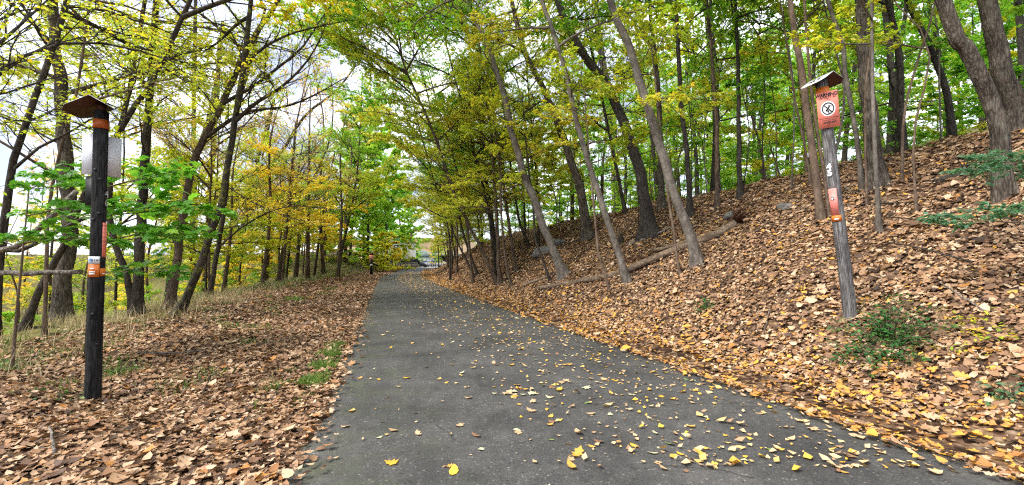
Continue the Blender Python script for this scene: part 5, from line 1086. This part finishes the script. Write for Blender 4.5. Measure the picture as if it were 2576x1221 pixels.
st('VIOLATION SUBJECT TO PROSECUTION', .0185, -.112, .78); st('FOR YOUR LOCATION CALL', .0165, -.138, .85); st('1-800-252-4405', .032, -.170, .85, .001); st('AT&T', .014, -.198); st('CALL BEFORE YOU DIG', .010, -.222, 1.2)
for k in range(2): disc('bolt', .007, sg, (0, -.0045, .146 - .325 * k), 'ink')
for k, dg in enumerate('45'): o = text(dg, .105, t, (-.03, -.081, 2.0 - .085 * k), 'white_paint', (math.radians(90), 0, math.radians(-20)), 1.0, name='number', bold=.006)
lb = arc_plate('pink_label', t, .0765, -62, 14, 1.36, 1.71, 'sign_salmon_faded'); a = math.radians(-25)
o = disc('symbol_field', .024, lb, (.083 * math.sin(a), -.083 * math.cos(a), 1.58), 'white_paint'); o.rotation_euler = (0, 0, a); q_ = disc('symbol_ring', .022, lb, (.0845 * math.sin(a), -.0845 * math.cos(a), 1.58), 'ink', .015); q_.rotation_euler = (0, 0, a)
for k, (bd, z) in enumerate([('WARNING', 1.685), ('BURIED CABLE', 1.66), ('CALL', 1.46), ('1-800', 1.40)]): text(bd, .014, lb, (.0828 * math.sin(a), -.0828 * math.cos(a), z), 'sign_salmon', (math.radians(90), 0, a), .9)
lb = arc_plate('orange_label', t, .0765, -60, 28, 1.275, 1.355, 'band_orange'); a = math.radians(-12); box('white_line', (.05, .001, .016), lb, (.0818 * math.sin(a), -.0818 * math.cos(a), 1.305), 'white_paint', (0, 0, a))
# distant post
b_ = on_ground(934, 692); t, rz = post_root('distant black marker post with small red sign left of the path', b_)
g = Geo(); g.tube([(0, 0, -.3), (0, 0, .9), (0, 0, 2.3)], [.15, .145, .14], 12); g.build('pole', 'pole_black', t)
sg = box('warning_sign', (.42, .01, .46), t, (0, -.16, 1.84), 'sign_salmon'); no_dig(sg, (0, 0), .12, -.008); hood(t, 2.5, -rz, .3, .4, math.radians(30), 'metal_grey'); arc_plate('sleeve', t, .146, -180, 180, 2.12, 2.28, 'hood_under', 16)
arc_plate('label', t, .15, -60, 60, .95, 1.1, 'white_paint')

# ------------------------------------------------------------------ far end: fence, house, garage, cars, pole
def rail_fence(label, pts, npost, h=1.05, group=None, rails=(.12, .5, .88), pw=.13, rr=.05):
    P = np.array([[x, y, float(height(x, y))] for x, y in pts]); t = tag(empty('rail_fence', P[0]), label, 'fence', group); Q = spline(P, npost) - P[0]
    for q in Q: g = Geo(); g.box(q + [0, 0, h / 2], (pw, pw, h + .1)); g.build('post', 'rail_wood', t, smooth=False)
    for a, b in zip(Q[:-1], Q[1:]):
        for z in rails: g = Geo(); g.tube([a + [0, 0, z], (a + b) / 2 + [0, .02, z - .02], b + [0, 0, z]], rr, 6); g.build('rail', 'rail_wood', t)
rail_fence('split rail fence along the lawn left of the path bend', [(float(xc(y_) - 2.9 / cosang(y_)), y_) for y_ in (64., 78., 93.)], 11)
rail_fence('low fence in front of the parked white cars', [(-13.6, 98), (-8.5, 98.5), (-3, 99)], 7, .5, None, (.25, .5), .1, .03)
hy = 92.
def wpt(u, v, y=hy): return at_y(u, v, y)
c = wpt(992, 672); t = tag(empty('house', (c[0], hy + 4, 0)), 'cream house with a dark deck behind the lawn fence', 'house')
box('wall', (7.0, 6, 5.6), t, (-.5, 0, 2.8), 'house_wall'); g = Geo(); g.prism([(-4.4, 5.6), (3.4, 5.6), (-.5, 6.5)], -3.4, 3.4); g.build('roof', 'roof_grey', t, smooth=False)
for (x, z, w_, h_) in [(-2.6, 4.2, 1.2, 1.5), (.2, 4.2, 1.2, 1.5), (1.9, 4.3, .9, 1.2), (-1, 1.7, 1.6, 1.8)]:
    f = box('window', (w_, .08, h_), t, (x, -3.03, z), 'glass_dark'); box('frame', (w_ + .2, .06, .12), f, (0, -.03, h_ / 2 + .05), 'white_paint'); box('sill', (w_ + .2, .12, .1), f, (0, -.04, -h_ / 2 - .05), 'white_paint')
t2 = tag(empty('deck', (c[0] + 1.6, hy, 0)), 'black timber deck with railing in front of the cream house', 'deck')
box('platform', (7.5, 3, .25), t2, (0, 0, .95), 'deck_black'); box('skirt', (7.6, .15, .85), t2, (0, -1.45, .42), 'stone_wall'); box('railing', (7.5, .1, .85), t2, (0, -1.42, 1.55), 'deck_black')
for k in range(4): box('post', (.16, .16, 3.1), t2, (-3.2 + k * .9, -1.35, 2.6), 'deck_black')
g = Geo(); g.box((4.6, -1.2, .75), (2.2, .12, .7), (0, math.radians(28), 0)); g.build('stair_rail', 'deck_black', t2, smooth=False)
c = wpt(1085, 672, 112); t = tag(empty('garage', (c[0], 114, 0)), 'low grey garage with an open carport behind the cars', 'garage')
box('wall', (6, 5, 2.7), t, (-2.4, 0, 1.35), 'house_grey'); box('carport_roof', (7, 5.5, .35), t, (4.2, -.2, 3.15), 'roof_grey'); box('carport_post', (.3, .3, 3.0), t, (7.3, -2.5, 1.5), 'house_grey'); box('back_wall', (6.6, .2, 2.9), t, (4.1, 2.2, 1.45), 'stone_wall')
g = Geo(); g.prism([(-5.8, 2.7), (1.0, 2.7), (-2.4, 4.2)], -2.8, 2.8); g.build('roof', 'roof_grey', t, smooth=False); box('garage_door', (2.6, .1, 2.1), t, (-2.6, -2.53, 1.06), 'house_wall')
def car(label, u, y, yaw, paint):
    p = at_y(u, 672, y); t = tag(empty('car', (p[0], y, float(height(p[0], y)) + .1), (0, 0, yaw)), label, 'car', None)
    V = []; prof = [(-2.2, .35), (-2.25, .75), (-2.1, .95), (-1.2, 1.0), (-.6, 1.42), (.9, 1.45), (1.7, 1.0), (2.15, .9), (2.2, .4)]
    g = Geo(); n_ = len(prof); 
    for w_ in (-.85, -.78 + .0, .78, .85): pass
    ring = lambda y_, k: [(x, y_ * (1 if z < 1.05 else k), z) for x, z in prof]
    A = ring(-.87, .78); B = ring(.87, .78); V = np.array(A + B); F4 = [[i, i + 1, n_ + i + 1, n_ + i] for i in range(n_ - 1)] + [[0, n_, 2 * n_ - 1, n_ - 1]]
    F3 = [[0, i + 1, i] for i in range(1, n_ - 1)] + [[n_, n_ + i, n_ + i + 1] for i in range(1, n_ - 1)]
    g.add(V, f3=F3, f4=F4); g.build('body', paint, t, smooth=False)
    for sy in (-1, 1):
        g = Geo(); g.prism([(-1.0, 1.03), (-.55, 1.36), (.85, 1.38), (1.45, 1.03)], sy * .80, sy * .845); g.build('side_window', 'glass_dark', t, smooth=False)
        for sx_ in (-1.35, 1.35):
            g = Geo(); g.tube([(sx_, sy * .70, .33), (sx_, sy * .90, .33)], .33, 14); w_ = g.build('wheel', 'rubber', t); g = Geo(); g.tube([(sx_, sy * .9, .33), (sx_, sy * .915, .33)], .2, 12); g.build('rim', 'metal_grey', w_)
        box('headlight', (.06, .35, .14), t, (-2.22, sy * .6, .78), 'white_paint'); box('tail_lamp', (.06, .3, .18), t, (2.16, sy * .6, .82), 'lamp_red')
    g = Geo(); g.add([(-1.17, -.66, 1.03), (-1.17, .66, 1.03), (-.63, .6, 1.40), (-.63, -.6, 1.40)], f4=[[0, 1, 2, 3]]); g.build('windscreen', 'glass_dark', t, smooth=False, loc=(-.03, 0, .02))
    g = Geo(); g.add([(1.66, -.66, 1.05), (.94, -.6, 1.42), (.94, .6, 1.42), (1.66, .66, 1.05)], f4=[[0, 1, 2, 3]]); g.build('rear_window', 'glass_dark', t, smooth=False, loc=(.03, 0, .02))
car('white car facing the lawn fence beside the path bend', 1072, 100, math.radians(80), 'car_white')
car('silver white car parked under the carport roof', 1090, 103, math.radians(20), 'car_silver')
car('white car parked right of the carport nearest the tree tunnel', 1103, 101, math.radians(8), 'car_white')
c = at_y(1034, 672, 100); t = tag(empty('utility_pole', (c[0], 100, 0)), 'pale utility pole standing behind the lawn', 'pole'); g = Geo(); g.tube([(0, 0, -.2), (0, 0, 5), (0, 0, 9)], [.3, .27, .22], 10); g.build('pole', 'bark_deadwood', t); box('crossarm', (2.2, .12, .14), t, (0, -.25, 8.4), 'rail_wood')
b0 = at_y(800, 634, 82); b1 = at_y(930, 634, 82); cx_ = (b0[0] + b1[0]) / 2; t = tag(empty('bridge', (cx_, 82, 0)), 'rusty girder bridge crossing behind the left trees', 'bridge'); Lb = b1[0] - b0[0] + 10
box('girder', (Lb, .4, .8), t, (-3, -1.5, 2.6), 'rust_steel'); box('bridge_floor', (Lb, 3.4, .25), t, (-3, .2, 3.15), 'concrete'); 
for k in range(2): box('pier', (1.0, 2.4, 4.4), t, (-8 + k * 9, .2, 0.1), 'concrete')
for k in range(9): box('rail_post', (.08, .08, .9), t, (-3 - Lb / 2 + .6 + k * (Lb - 1.2) / 8, -1.4, 3.7), 'rust_steel')
box('handrail', (Lb, .08, .08), t, (-3, -1.4, 4.17), 'rust_steel')

# things that would share a label are told apart by their order in the view
same = {}
for o in COL.objects:
    if o.parent is None and o.get('category') in ('tree', 'bush', 'sapling', 'leaf'): same.setdefault(o['label'], []).append(o)
for lab, os_ in same.items():
    if len(os_) < 2: continue
    os_.sort(key=lambda o: o.location.x / max(o.location.y, .5)); n_ = len(os_)
    for i, o in enumerate(os_):
        w = ['left one', 'right one'][i] if n_ == 2 else ['left one', 'middle one', 'right one'][i] if n_ == 3 else ['first', 'second', 'third', 'fourth', 'fifth', 'sixth', 'seventh', 'eighth', 'ninth', 'tenth', 'eleventh', 'twelfth', 'thirteenth', 'fourteenth', 'fifteenth'][min(i, 14)] + ' from left'
        full = lab + ', ' + w
        while len(full.split()) > 16: full = full.replace(' the ', ' ', 1) if ' the ' in full else ' '.join(full.split()[1:])
        o['label'] = full
